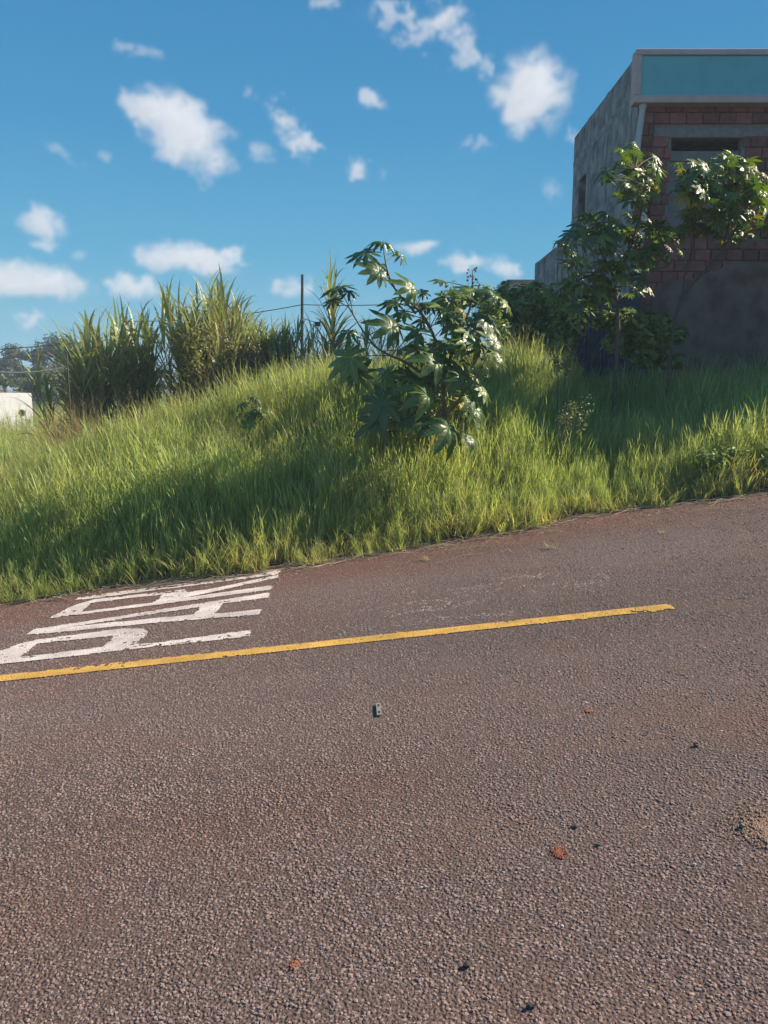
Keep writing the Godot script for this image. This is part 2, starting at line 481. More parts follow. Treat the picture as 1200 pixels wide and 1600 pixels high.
func make_ground() -> void:
	var xs := steps([[-220.0, -60.0, 40.0], [-60.0, -16.0, 4.0], [-16.0, -7.0, 0.5], [-7.0, 7.0, 0.12], [7.0, 16.0, 0.6], [16.0, 60.0, 4.0], [60.0, 220.0, 40.0]])
	var ds := steps([[-60.0, -10.0, 10.0], [-10.0, -3.0, 0.5], [-3.0, 6.4, 0.8], [6.4, 11.0, 0.1], [11.0, 24.0, 0.4], [24.0, 60.0, 3.0], [60.0, 260.0, 40.0]])
	var tint := func(x, d):
		var n := broad.get_noise_2d(x * 4.0, d * 4.0)
		var c := Color(0.20, 0.10, 0.068).lerp(Color(0.13, 0.085, 0.05), clampf(0.5 + n, 0.0, 1.0))
		if d > 20.0: c = c.lerp(Color(0.085, 0.105, 0.04), smoothstep(20.0, 30.0, d))
		return c
	var o := part("ground", sheet(xs, ds, ground, tint), M.soil, self)
	tag(o, "reddish earth of the bank under the grass and the land behind it", "ground", "", "structure")
	xs = steps([[-60.0, -10.0, 2.5], [-10.0, -5.0, 0.2], [-5.0, 5.2, 0.04], [5.2, 10.0, 0.2], [10.0, 60.0, 2.5]])
	ds = steps([[-4.6, 0.6, 0.4], [0.6, 8.6, 0.04]])
	var rh := func(x, d): return road_y(x, minf(d, curve(EDGE, x) + 0.12)) + 0.002 * broad.get_noise_2d(x * 30.0, d * 30.0)
	var clipped := func(x, d): return rh.call(x, d) - (0.0 if d < curve(EDGE, x) + 0.1 else 0.25)
	o = part("road", sheet(xs, ds, clipped, road_tint), M.asphalt, self)
	tag(o, "coarse red-brown asphalt road sloping down along the grassy bank", "road", "", "structure")
	# the stone chips that stand out of the asphalt
	var shapes := []
	for k in 4:
		var b := MB.new()
		var p := []
		for i in 6:
			var g := TAU * i / 6.0 + rr(-0.2, 0.2)
			var q := rr(0.75, 1.2)
			p.append(Vector3(cos(g) * q, -0.3, sin(g) * q))
		for i in 6:
			var q := rr(0.35, 0.85)
			p.append(Vector3(p[i].x * q, rr(0.3, 0.75), p[i].z * q))
		p.append(Vector3(rr(-0.2, 0.2), rr(0.55, 0.8), rr(-0.2, 0.2)))
		for i in 6:
			var j := (i + 1) % 6
			for f in [[i, 6 + i, j], [j, 6 + i, 6 + j], [12, 6 + j, 6 + i]]:
				var a := b.vert(p[f[0]], Color.WHITE)
				b.vert(p[f[1]], Color.WHITE)
				b.vert(p[f[2]], Color.WHITE)
				b.tri(a, a + 1, a + 2)
		shapes.append(b.done())
	var rows := [[], [], [], []]
	var cols := [PackedColorArray(), PackedColorArray(), PackedColorArray(), PackedColorArray()]
	var prow := {}
	var pcol := {}
	var d := 0.7
	while d < 8.3:
		var half := 1.6 + d * 0.62
		var gap := 0.0105 + 0.0010 * d
		var x := -half
		while x < half:
			var px := x + rr(-0.5, 0.5) * gap
			var pd := d + rr(-0.5, 0.5) * gap
			x += gap
			if pd > curve(EDGE, px) + 0.05:
				continue
			var du := dust(px, pd)
			if rng.randf() < 0.08 + du * du * 0.4 + 0.75 * smoothstep(0.12, 0.4, fine.get_noise_2d(px * 420.0, pd * 420.0)):
				continue
			var r := rr(0.0028, 0.0066) * (1.0 + 0.06 * d)
			var t := Transform3D(Basis.from_euler(Vector3(rr(-0.55, 0.55), rr(0.0, TAU), rr(-0.55, 0.55))).scaled(Vector3(r * rr(0.75, 1.4), r * rr(0.45, 0.8), r)), W(px, road_y(px, pd) - 0.0005 - 0.003 * fine.get_noise_2d(px * 420.0, pd * 420.0), pd))
			var key := Vector2i(int(floor(px / 0.014)), int(floor(pd / 0.014)))
			var k := rng.randi() % 4
			if painted.has(key):
				var who: String = painted[key]
				if not prow.has(who):
					prow[who] = []
					pcol[who] = PackedColorArray()
				if not (who.begins_with("worn") or who == "faded"): t.origin.y += 0.0035
				prow[who].append(t)
				var v := rr(0.8, 1.08)
				var pc: Color = M["colour_" + who]
				pcol[who].append(Color(pc.r * v, pc.g * v, pc.b * v))
				continue
			var v := rr(0.72, 1.16)
			var c := Color(0.285, 0.198, 0.176).lerp(Color(0.218, 0.176, 0.166), clampf(rng.randf() * 0.7 + 1.1 * broad.get_noise_2d(px * 3.0 + 90.0, pd * 6.0), 0.0, 1.0)).lerp(Color(0.24, 0.122, 0.092), du * 0.7)
			if rng.randf() < 0.002: c = Color(0.4, 0.36, 0.32)
			rows[k].append(t)
			cols[k].append(Color(c.r * v, c.g * v, c.b * v))
		d += gap
	for k in 4:
		many("stone_chips", shapes[k], M.grit, o, rows[k], cols[k])
	for who in prow:
		many("painted_chips", shapes[3], M.grit, M["node_" + who], prow[who], pcol[who])

# paint laid as small flakes so that its rim and worn spots are ragged
func paint(called: String, label: String, outlines: Array, holes: Array, colour: Color, wear: float, who: String) -> void:
	var lo := Vector2(1e9, 1e9)
	var hi := -lo
	for o in outlines:
		for p in o:
			lo = lo.min(p)
			hi = hi.max(p)
	var s := 0.014
	var b := MB.new()
	var corner := {}
	for j in range(int(floor(lo.y / s)), int(ceil(hi.y / s)) + 1):
		for i in range(int(floor(lo.x / s)), int(ceil(hi.x / s)) + 1):
			var c := Vector2(i + 0.5, j + 0.5) * s
			var w := c + Vector2(fine.get_noise_2d(c.x * 160.0, c.y * 160.0), fine.get_noise_2d(c.x * 160.0 + 300.0, c.y * 160.0)) * 0.006
			var inside := false
			for o in outlines: inside = inside or Geometry2D.is_point_in_polygon(w, o)
			for o in holes: inside = inside and not Geometry2D.is_point_in_polygon(w, o)
			if not inside or 0.5 + 0.5 * fine.get_noise_2d(c.x * 260.0, c.y * 260.0) + 0.6 * broad.get_noise_2d(c.x * 14.0, c.y * 60.0) < wear:
				continue
			painted[Vector2i(i, j)] = who
			var ids := []
			for q in [Vector2i(i, j), Vector2i(i, j + 1), Vector2i(i + 1, j + 1), Vector2i(i + 1, j)]:
				if not corner.has(q):
					var p := Vector2(q) * s
					var v := 0.96 + 0.3 * fine.get_noise_2d(p.x * 90.0, p.y * 90.0) + 0.3 * broad.get_noise_2d(p.x * 12.0, p.y * 30.0)
					corner[q] = b.vert(W(p.x, road_y(p.x, p.y) + 0.0055, p.y), Color(colour.r * v, colour.g * v, colour.b * v), p * 0.5)
				ids.append(corner[q])
			b.quad(ids[0], ids[1], ids[2], ids[3])
	var o := thing(called, label, "road marking")
	if wear < 0.5: part("paint_film", b.done(), M.paint, o)
	M["node_" + who] = o
	M["colour_" + who] = colour

func px_poly(pts: Array) -> PackedVector2Array:
	var out := PackedVector2Array()
	for i in range(0, pts.size(), 2):
		out.append(on_road(pts[i], pts[i + 1]))
	return out

func make_markings() -> void:
	var white := Color(0.62, 0.53, 0.495)
	paint("painted_letter", "white letter P painted on the asphalt beside the yellow line", [px_poly([-26, 1042, 0, 1039, 140, 1023, 389, 995, 391, 989, 386, 986, 240, 1006, 211, 1007, 227, 994, 230, 988, 224, 983, 192, 983, 60, 1000, 30, 1007, 0, 1018, -18, 1032])], [px_poly([30, 1028, 60, 1006, 178, 994, 172, 1003, 160, 1012])], white, 0.17, "letter_p")
	paint("painted_letter", "white letter A painted between the letters P and R", [px_poly([41, 992, 54, 984, 152, 969, 240, 955, 418, 927, 421, 929, 420, 934, 348, 944, 335, 960, 406, 953, 409, 955, 403, 961, 220, 976, 140, 984, 80, 990])], [px_poly([112, 980, 220, 963, 314, 949, 303, 961, 220, 969])], white, 0.17, "letter_a")
	paint("painted_letter", "white letter R painted between the letters A and E", [px_poly([76, 967, 108, 950, 130, 942, 150, 937, 240, 927, 288, 922, 293, 926, 330, 921, 434, 899, 435, 903, 340, 924, 288, 935, 420, 916, 425, 917, 424, 922, 220, 949, 124, 961])], [px_poly([126, 957, 142, 943, 180, 938, 253, 930, 248, 937, 240, 942, 180, 950])], white, 0.17, "letter_r")
	paint("painted_letter", "white letter E half buried by earth along the grass edge", [px_poly([118, 938, 124, 934, 180, 926, 220, 921, 400, 899, 436, 890, 438, 893, 434, 898, 360, 908, 220, 926, 144, 936])], [], white, 0.3, "letter_e")
	var far_l := on_road(0, 1055)
	paint("yellow_line", "solid yellow line painted along the middle of the road", [PackedVector2Array([Vector2(-9.0, 4.76), Vector2(-9.0, 4.885), Vector2(1.85, 4.875), Vector2(1.87, 4.755)])], [], Color(0.58, 0.335, 0.08), 0.16, "line")
	paint("faded_line", "faint worn end of the yellow line with dusty flakes", [PackedVector2Array([Vector2(1.88, 4.77), Vector2(1.88, 4.865), Vector2(9.0, 4.85), Vector2(9.0, 4.77)])], [], Color(0.30, 0.19, 0.125), 0.5001, "faded")
	for q in [["pale worn paint flecks beside the yellow line end", 600, 990, 780, 910, 0.62, "worn_a"], ["long pale scuffed paint flecks nearer the grass edge", 770, 935, 940, 885, 0.6, "worn_b"]]:
		var a := on_road(q[1], q[2])
		var b := on_road(q[3], q[4])
		var lo := Vector2(minf(a.x, b.x), maxf(4.95, minf(a.y, b.y)))
		var hi := Vector2(maxf(a.x, b.x), maxf(a.y, b.y))
		paint("worn_paint", q[0], [PackedVector2Array([lo, Vector2(hi.x, lo.y), hi, Vector2(lo.x, hi.y)])], [], Color(0.40, 0.31, 0.275), q[5] + 0.08, q[6])

# ---------------------------------------------------------------- plants
func blade(b: MB, root: Vector3, az: float, length: float, tilt: float, bend: float, width: float, col: Color, seg := 4, fold := 0.0) -> void:
	var dir := Vector3(cos(az), 0, sin(az))
	var side := Vector3(-sin(az), 0, cos(az)) if fold == 0.0 else Vector3(-sin(az), 0, cos(az)).rotated(dir, fold)
	var p := root
	var last := []
	for i in seg + 1:
		var t := float(i) / seg
		var a := tilt + bend * t * t
		var w := width * (1.0 - pow(t, 2.2)) * (0.65 + 0.35 * minf(1.0, t * 4.0))
		if i == seg:
			var tip := b.vert(p, col, Vector2(0.5, t))
			b.tri(last[0], tip, last[1])
		else:
			var now := [b.vert(p - side * w * 0.5, col, Vector2(0, t)), b.vert(p + side * w * 0.5, col, Vector2(1, t))]
			if last: b.quad(last[0], now[0], now[1], last[1])
			last = now
		p += (dir * sin(a) + Vector3.UP * cos(a)) * length / seg

func tuft(kind: int) -> ArrayMesh:
	var b := MB.new()
	var n: int = [7, 9, 11, 9][kind]
	for i in [6, 2, 0, 0][kind]:                           # leafy shoots: a stem with leaves set alternately along it
		var az := rr(0, TAU)
		var root := Vector3(cos(az), 0, sin(az)) * rr(0.0, 0.09)
		var lean := Vector3(rr(-0.16, 0.16), 1.0, rr(-0.16, 0.16))
		var h := rr(0.3, 0.6)
		var v := rr(0.8, 1.25)
		var c := Color(0.39, 0.47, 0.17).lerp(Color(0.53, 0.55, 0.26), rng.randf())
		c = Color(c.r * v, c.g * v, c.b * v)
		b.tube([root, root + lean * h], [0.002, 0.0012], c, 3)
		var la := rr(0, TAU)
		for k in 6:
			la += PI + rr(-0.5, 0.5)
			blade(b, root + lean * h * (0.25 + 0.15 * k), la, rr(0.13, 0.27), rr(0.3, 0.75) * (1.0 - 0.1 * k), rr(0.2, 0.9), rr(0.007, 0.0115), c, 4)
	for i in n:
		var az := rr(0, TAU)
		var root := Vector3(cos(az), 0, sin(az)) * rr(0.0, 0.05)
		var dry: bool = rng.randf() < [0.07, 0.14, 0.3, 0.75][kind]
		var v := rr(0.75, 1.25)
		var c := (Color(0.56, 0.46, 0.25) if dry else Color(0.38, 0.45, 0.17).lerp(Color(0.51, 0.53, 0.26), rng.randf()))
		c = Color(c.r * v, c.g * v, c.b * v)
		var len: float = [rr(0.38, 0.74), rr(0.35, 0.66), rr(0.2, 0.42), rr(0.15, 0.4)][kind]
		var bend: float = [rr(0.3, 1.5), rr(0.3, 1.6), rr(0.6, 1.9), rr(0.5, 1.6)][kind]
		blade(b, root, az + rr(-0.5, 0.5), len, rr(0.04, 0.34) + (0.3 if kind >= 2 else 0.0), bend, rr(0.006, 0.011), c, 4)
	if kind == 1:                                          # flowering stalks with loose seed heads
		for i in 3:
			var az := rr(0, TAU)
			var lean := Vector3(cos(az), 0, sin(az)) * rr(0.05, 0.2)
			var top := rr(0.62, 0.9)
			var c := Color(0.38, 0.36, 0.15)
			b.tube([Vector3.ZERO, lean * 0.4 + Vector3.UP * top * 0.6, lean + Vector3.UP * top], [0.0016, 0.0013, 0.0008], c, 3)
			for k in 9:
				var t := 1.0 - k * 0.028
				var root := lean * t + Vector3.UP * top * t
				blade(b, root, rr(0, TAU), rr(0.03, 0.075), rr(0.4, 1.0), rr(0.3, 1.2), 0.0035, Color(0.46, 0.42, 0.23) * rr(0.8, 1.15), 2)
	return b.done()

func make_grass() -> void:
	var kinds := []
	for k in [0, 0, 0, 1, 1, 2, 3]: kinds.append(tuft(k))
	var rows := []
	var cols := []
	for k in kinds:
		rows.append([])
		cols.append(PackedColorArray())
	var put := func(x: float, d: float, which: int, size: float) -> void:
		var n := broad.get_noise_2d(x * 5.0 + 200.0, d * 5.0)
		var n2 := fine.get_noise_2d(x * 6.0, d * 6.0 + 90.0)
		var s := size * rr(0.7, 1.25) * (1.0 + 0.5 * n2)
		var b := Basis.from_euler(Vector3(rr(-0.3, 0.3), rr(0, TAU), rr(-0.3, 0.3))).scaled(Vector3(s, s * rr(0.9, 1.1), s))
		rows[which].append(Transform3D(b, W(x, ground(x, d) - 0.01, d)))
		var g := Color(0.92, 1.0, 0.85).lerp(Color(1.1, 1.08, 0.98), clampf(0.45 + 1.3 * n, 0.0, 1.0))
		var v := rr(0.8, 1.15)
		cols[which].append(Color(g.r * v, g.g * v, g.b * v))
	# the bank in view, densest by the road
	var d := 6.6
	while d < 19.0:
		var gap := 0.055 if d < 9.5 else (0.075 if d < 12.5 else 0.14)
		var x := -1.5 - d * 0.62
		while x < 3.2 + d * 0.56:
			var px := x + rr(-0.6, 0.6) * gap
			var pd := d + rr(-0.6, 0.6) * gap
			x += gap
			var s := pd - curve(EDGE, px)
			if s < -0.02 + 0.22 * fine.get_noise_2d(px * 14.0, 4.0) + 0.1 * fine.get_noise_2d(px * 50.0, 14.0) or (px > 4.5 and pd > 14.7) or (pd > 13.5 and px > 2.0):
				continue
			if s < 0.3 and rng.randf() < 0.65:
				put.call(px, pd, 5 + rng.randi() % 2, 0.8)
				continue
			var seedy := smoothstep(0.8, 2.6, s + broad.get_noise_2d(px * 3.0, pd * 3.0))
			var which := 3 + rng.randi() % 2 if rng.randf() < seedy * 0.55 else rng.randi() % 3
			if rng.randf() < (0.2 if s < 0.4 else 0.05): which = 6
			var tall := lerpf(0.42, 0.9, smoothstep(0.0, 1.1, s))      # grass grows shorter beside the road
			put.call(px, pd, which, tall)
		d += gap
	for i in 5000:                                        # farther out, thinner
		var x := rr(-30.0, 4.0)
		var dd := rr(16.0, 40.0)
		put.call(x, dd, [3, 4, 0, 6][i % 4], 0.9)
	for i in 4000:                                        # the other verge, behind the camera
		put.call(rr(-9.0, 9.0), rr(-8.0, -4.9), i % 3, 0.8)
	var o := Node3D.new()
	o.name = "grass"
	add_child(o)
	tag(o, "tall yellow-green grass covering the whole bank beside the road", "grass", "", "stuff")
	for k in kinds.size():
		many(["blades", "blades", "blades", "seeding_blades", "seeding_blades", "short_blades", "dry_blades"][k], kinds[k], M.grass, o, rows[k], cols[k])

func castor_leaf(lobes: int, droop: float, fold: float) -> ArrayMesh:
	var b := MB.new()
	var half := deg_to_rad(158.0)
	var step := 2.0 * half / (lobes - 1)
	for k in lobes:
		var ang := -half + step * k
		var len := (1.0 - 0.42 * pow(absf(ang) / half, 1.4)) * rr(0.92, 1.06)
		var dir := Vector3(sin(ang), 0, cos(ang))
		var side := Vector3(cos(ang), 0, -sin(ang))
		var dr := droop * rr(0.7, 1.35)
		var n := 8
		var twist := rr(-0.15, 0.15)
		for s in [-1.0, 1.0]:
			var mids := []
			var rims := []
			for i in n + 1:
				var t := float(i) / n
				var r := len * t
				var web := r * tan(step * 0.5) * 1.02
				var free := len * 0.15 * pow(sin(PI * clampf(0.12 + 0.88 * t, 0.0, 1.0)), 0.8)
				var w := minf(web, free) if t < 0.55 else free
				if i == n: w = 0.0
				elif i > 2: w *= 1.0 + (0.09 if i % 2 == 0 else -0.09)
				var y := 0.05 * sin(PI * minf(t * 1.6, 1.0)) - dr * t * t
				var shrink := 1.0 - 0.25 * dr * t * t
				var mid := dir * r * shrink + Vector3.UP * y
				mids.append(b.vert(mid, Color.WHITE, Vector2(t, 0.5)))
				rims.append(b.vert(mid + side * s * w + Vector3.UP * (fold * w + s * twist * w), Color.WHITE, Vector2(t, 0.5 + s * 0.5 * w / (len * 0.16))))
			for i in n:
				if s > 0: b.quad(mids[i], rims[i], rims[i + 1], mids[i + 1])
				else: b.quad(mids[i], mids[i + 1], rims[i + 1], rims[i])
	return b.done()

var leaf_shapes := []
var leaf_tints := {}

func tinted(base: StandardMaterial3D, c: Color) -> StandardMaterial3D:
	var key := [base.resource_name, c]
	if not leaf_tints.has(key):
		var m: StandardMaterial3D = base.duplicate()
		m.albedo_color = c
		leaf_tints[key] = m
	return leaf_tints[key]

# a castor plant: stems are polylines with radii; leaves are [hub, size, normal, material]
func castor(called: String, label: String, category: String, base: Vector3, stems: Array, leaves: Array, bark: Color, thin := 0.006) -> Node3D:
	var o := thing(called, label, category, base)
	var nodes := []
	for s in stems:
		var b := MB.new()
		var pts := []
		for i in s[0].size():
			pts.append(s[0][i] - base)
		var smooth_pts := []
		var radii := []
		for i in pts.size() - 1:
			for k in 4:
				var t := k / 4.0
				var p: Vector3 = pts[i].cubic_interpolate(pts[i + 1], pts[maxi(i - 1, 0)], pts[mini(i + 2, pts.size() - 1)], t)
				smooth_pts.append(p)
				radii.append(lerpf(s[1], s[2], (i + t) / (pts.size() - 1)) * (1.12 if k == 0 else 1.0))
		smooth_pts.append(pts[-1])
		radii.append(s[2])
		b.tube(smooth_pts, radii, bark, 7)
		part("stem", b.done(), M.stem, o)
		for i in range(maxi(1, smooth_pts.size() / 4), smooth_pts.size()):
			nodes.append(smooth_pts[i])
	for q in leaves:
		var hub: Vector3 = q[0] - base
		var best: Vector3 = nodes[0]
		var score := 1e9
		for p in nodes:
			var v: Vector3 = hub - p
			var sc := absf(v.length() - q[1] * 1.1) + (0.5 * maxf(0.0, -v.y + 0.05))
			sc += rr(0.0, 0.06) + 0.6 * maxf(0.0, v.length() - q[1] * 1.8)
			if sc < score:
				score = sc
				best = p
		var n: Vector3 = q[2].normalized()
		var away := hub - best
		away = (away - n * away.dot(n))
		if away.length() < 0.02: away = Vector3(rr(-1, 1), 0, rr(-1, 1)).cross(n)
		var z := away.normalized()
		var x := n.cross(z).normalized()
		var s: float = q[1]
		part("leaf", leaf_shapes[rng.randi() % leaf_shapes.size()], q[3], o, Transform3D(Basis(x * s, n * s, z * s), hub))
		var b := MB.new()
		var mid := best.lerp(hub, 0.55) + Vector3.UP * 0.1 * best.distance_to(hub) - n * 0.06 * s
		var pp := []
		var rad := []
		for i in 7:
			var t := i / 6.0
			pp.append(best.lerp(mid, t).lerp(mid.lerp(hub, t), t))
			rad.append(lerpf(thin, thin * 0.6, t))
		b.tube(pp, rad, Color(0.2, 0.19, 0.08).lerp(Color(0.2, 0.1, 0.07), rng.randf()), 5)
		part("petiole", b.done(), M.stem, o)
	return o

func leaf_colour(yellow := 0.0, young := 0.0) -> StandardMaterial3D:
	var i := rng.randi() % 6
	if rng.randf() < young: i = 0
	var c: Color = [lin(0.26, 0.36, 0.07), lin(0.13, 0.22, 0.06), lin(0.12, 0.2, 0.055), lin(0.14, 0.24, 0.055), lin(0.105, 0.18, 0.055), lin(0.2, 0.3, 0.06)][i]
	if rng.randf() < yellow: c = lin(0.5, 0.4, 0.05)
	return tinted(M.castor, c)

func make_castors() -> void:
	for k in 4: leaf_shapes.append(castor_leaf([9, 8, 9, 10][k], [0.16, 0.26, 0.42, 0.2][k], [0.25, 0.15, 0.3, 0.1][k]))
	# the large one on the bank; leaves as seen: pixel, radius in pixels, metres nearer (-) or farther (+), facing (right, up, towards camera)
	var D := 8.6
	var base := at(690, 735, D)
	var g := on_ground(690, 772)
	base = W(at(690, 700, D).x, ground(at(690, 700, D).x, D) - 0.05, D)
	var P := func(x, y, dd): return at(x, y, D + dd)
	var stems := [
		[[base, P.call(694, 640, 0.0), P.call(690, 560, 0.05), P.call(665, 500, 0.0), P.call(640, 470, 0.0)], 0.028, 0.014],
		[[P.call(650, 490, 0.0), P.call(618, 452, -0.05), P.call(606, 425, -0.05), P.call(600, 395, 0.0)], 0.014, 0.007],
		[[P.call(692, 590, 0.03), P.call(715, 530, 0.15), P.call(735, 480, 0.2), P.call(738, 445, 0.2)], 0.02, 0.008],
		[[P.call(715, 540, 0.1), P.call(750, 505, 0.05), P.call(775, 475, 0.0)], 0.014, 0.008],
		[[P.call(692, 610, 0.0), P.call(640, 570, -0.15), P.call(585, 540, -0.1), P.call(545, 480, 0.0)], 0.018, 0.008],
		[[P.call(694, 650, 0.0), P.call(660, 640, -0.3), P.call(615, 625, -0.4)], 0.016, 0.008],
		[[P.call(694, 655, 0.0), P.call(720, 620, -0.3), P.call(745, 590, -0.35)], 0.015, 0.008],
		[[P.call(694, 665, 0.0), P.call(690, 655, -0.35), P.call(700, 650, -0.5)], 0.014, 0.008]]
	var L := []
	for q in [[598, 380, 34, 0.1, -0.1, 1, 0.1], [625, 398, 26, 0.15, 0.6, 0.9, 0.2], [572, 397, 42, 0.0, -0.5, 1, 0.45], [592, 424, 44, -0.1, -0.15, 0.75, 0.8], [642, 452, 44, -0.1, 0.3, 0.7, 0.75], [530, 452, 40, 0.05, -0.5, 1, 0.2], [522, 470, 26, 0.1, -0.6, 0.8, 0.4], [545, 458, 30, 0.0, -0.2, 1, 0.3], [612, 512, 52, -0.35, -0.15, 0.8, 0.8],
			[548, 560, 54, -0.25, -0.7, 0.55, 0.6], [560, 585, 44, -0.2, -0.6, 0.4, 0.7], [545, 520, 36, 0.0, -0.4, 0.9, 0.3], [600, 632, 52, -0.5, -0.6, 0.5, 0.7], [590, 660, 46, -0.5, -0.5, 0.35, 0.8], [682, 566, 54, -0.45, 0.05, 0.8, 0.75], [668, 618, 52, -0.55, 0.0, 0.65, 0.85], [722, 592, 48, -0.4, 0.5, 0.5, 0.8], [700, 668, 52, -0.7, 0.15, 0.8, 0.6],
			[774, 538, 46, -0.2, 0.85, 0.45, 0.55], [742, 640, 40, -0.55, 0.8, 0.45, 0.5], [758, 500, 40, 0.0, 0.4, 0.8, 0.4], [772, 462, 40, 0.05, 0.5, 0.9, 0.2], [790, 475, 30, 0.1, 0.7, 0.7, 0.2], [735, 455, 34, 0.1, 0.1, 1, 0.4], [700, 470, 36, 0.0, 0.15, 0.9, 0.5], [708, 500, 40, -0.15, 0.35, 0.7, 0.6], [745, 540, 38, -0.25, 0.55, 0.6, 0.6], [652, 520, 36, -0.2, 0.3, 0.8, 0.6],
			[655, 545, 32, -0.35, 0.4, 0.7, 0.6], [720, 545, 36, -0.3, 0.5, 0.7, 0.5], [640, 590, 34, -0.3, -0.1, 0.8, 0.5], [728, 520, 32, -0.2, 0.6, 0.8, 0.2], [690, 440, 26, 0.2, 0.0, 1, 0.2], [672, 480, 34, 0.05, -0.1, 1, 0.4], [615, 475, 34, 0.05, -0.4, 0.9, 0.4], [755, 610, 30, -0.4, 0.7, 0.6, 0.3], [735, 686, 26, -0.7, 0.6, 0.5, 0.6], [660, 660, 36, -0.6, -0.2, 0.9, 0.4]]:
		var hub: Vector3 = P.call(q[0], q[1], q[3])
		var face := Vector3(q[4] * 0.8 + 0.2, q[5] * 0.85, q[6] + 0.12).normalized()
		if q[4] > -0.2 and q[6] > 0.4: face = face.lerp(Vector3(0.66, 0.55, 0.52), 0.6)
		L.append([hub, q[2] / FOCAL * D * 1.0, face, leaf_colour()])
	for i in 62:
		var a := rr(0, TAU)
		var r := sqrt(rng.randf())
		var hub: Vector3 = P.call(690 + cos(a) * r * 92, 555 + sin(a) * r * 118, rr(-0.35, 0.55))
		L.append([hub, rr(18, 38) / FOCAL * D, Vector3(cos(a) * 0.5 + rr(-0.1, 0.6), rr(0.5, 1.0), rr(-0.2, 0.9)), leaf_colour(0.02)])
	var o := castor("castor_plant", "large castor plant with broad glossy star-shaped leaves on the bank", "plant", base, stems, L, Color(0.16, 0.13, 0.09))
	# spiny fruit cluster at its top
	var b := MB.new()
	var tip: Vector3 = P.call(738, 445, 0.2) - base
	b.tube([Vector3.ZERO, Vector3(0, 0.16, 0)], [0.008, 0.004], Color(0.2, 0.14, 0.08), 5)
	for i in 16:
		var c := Vector3(rr(-0.06, 0.06), rr(0.0, 0.18), rr(-0.06, 0.06))
		for k in 14:
			var az := rr(0, TAU)
			var dirn := Vector3(cos(az), rr(-1, 1), sin(az)).normalized()
			var sd := dirn.cross(Vector3.UP).normalized() * 0.008
			var ids := [b.vert(c - sd, Color(0.2, 0.12, 0.08)), b.vert(c + dirn * 0.026, Color(0.26, 0.15, 0.1)), b.vert(c + sd, Color(0.2, 0.12, 0.08))]
			b.tri(ids[0], ids[1], ids[2])
	part("fruit_cluster", b.done(), M.stem, o, Transform3D(Basis(), tip))
	# the seedling lower on the bank
	D = 9.1
	base = W(at(398, 680, D).x, ground(at(398, 680, D).x, D) - 0.03, D)
	L = []
	for q in [[378, 632, 20, -0.5, 0.9, 0.4], [398, 622, 18, 0.1, 1, 0.3], [412, 650, 17, 0.7, 0.6, 0.5], [388, 665, 24, -0.3, 0.5, 0.8], [404, 640, 16, 0.5, 0.8, 0.6], [372, 650, 16, -0.8, 0.7, 0.2], [395, 648, 18, 0, 0.8, 0.6], [420, 640, 12, 0.6, 0.9, 0.1]]:
		L.append([P.call(q[0], q[1], rr(-0.1, 0.1) + D - 8.6), q[2] / FOCAL * D, Vector3(q[3], q[4], q[5]), leaf_colour()])
	castor("castor_seedling", "small young castor seedling poking out of the grass slope", "plant", base, [[[base, at(397, 670, D), at(396, 635, D)], 0.009, 0.004]], L, Color(0.17, 0.14, 0.08), 0.004)
	# two tall castor trees in front of the building
	D = 10.8
	base = W(at(962, 560, D).x, ground(at(962, 560, D).x, D) - 0.05, D)
	stems = [[[base, at(966, 510, D), at(960, 450, D), at(985, 385, D), at(1003, 320, D), at(992, 265, D)], 0.028, 0.01],
		[[at(963, 455, D), at(930, 430, D - 0.1), at(890, 445, D - 0.1)], 0.02, 0.008],
		[[at(963, 440, D), at(940, 395, D + 0.2), at(930, 365, D + 0.2)], 0.02, 0.008],
		[[at(1044, 415, D - 0.2), at(1032, 370, D - 0.2), at(1012, 335, D - 0.1)], 0.012, 0.009],
		[[at(980, 400, D), at(1020, 420, D - 0.3), at(1044, 415, D - 0.2)], 0.018, 0.01]]
	L = []
	for q in [[988, 272, 38, 42, 52], [955, 385, 72, 48, 92], [905, 455, 42, 22, 40], [1030, 385, 36, 36, 34], [960, 440, 60, 30, 34], [1015, 300, 14, 16, 10]]:
		for i in q[4]:
			var a := rr(0, TAU)
			var r := sqrt(rng.randf())
			L.append([at(q[0] + cos(a) * r * q[2] * 1.15, q[1] + sin(a) * r * q[3] * 1.12, D + rr(-0.6, 0.6)), rr(12, 25) / FOCAL * D, Vector3(cos(a) * 0.4 + rr(-0.3, 0.8), rr(0.35, 1.0), rr(-0.4, 0.9)), leaf_colour(0.02, 0.35)])
	castor("castor_tree", "tall leafy castor tree before the corner of the unfinished building", "tree", base, stems, L, Color(0.11, 0.095, 0.07))
	D = 10.6
	base = W(at(1042, 560, D).x, ground(at(1042, 560, D).x, D) - 0.05, D)
	stems = [[[base, at(1052, 515, D), at(1064, 470, D), at(1073, 420, D), at(1085, 375, D), at(1078, 320, D), at(1070, 275, D)], 0.022, 0.009],
		[[at(1068, 458, D), at(1100, 425, D - 0.1), at(1128, 390, D - 0.1), at(1138, 350, D), at(1140, 300, D)], 0.018, 0.008],
		[[at(1128, 390, D - 0.1), at(1160, 340, D + 0.1), at(1168, 300, D + 0.1)], 0.012, 0.007]]
	L = []
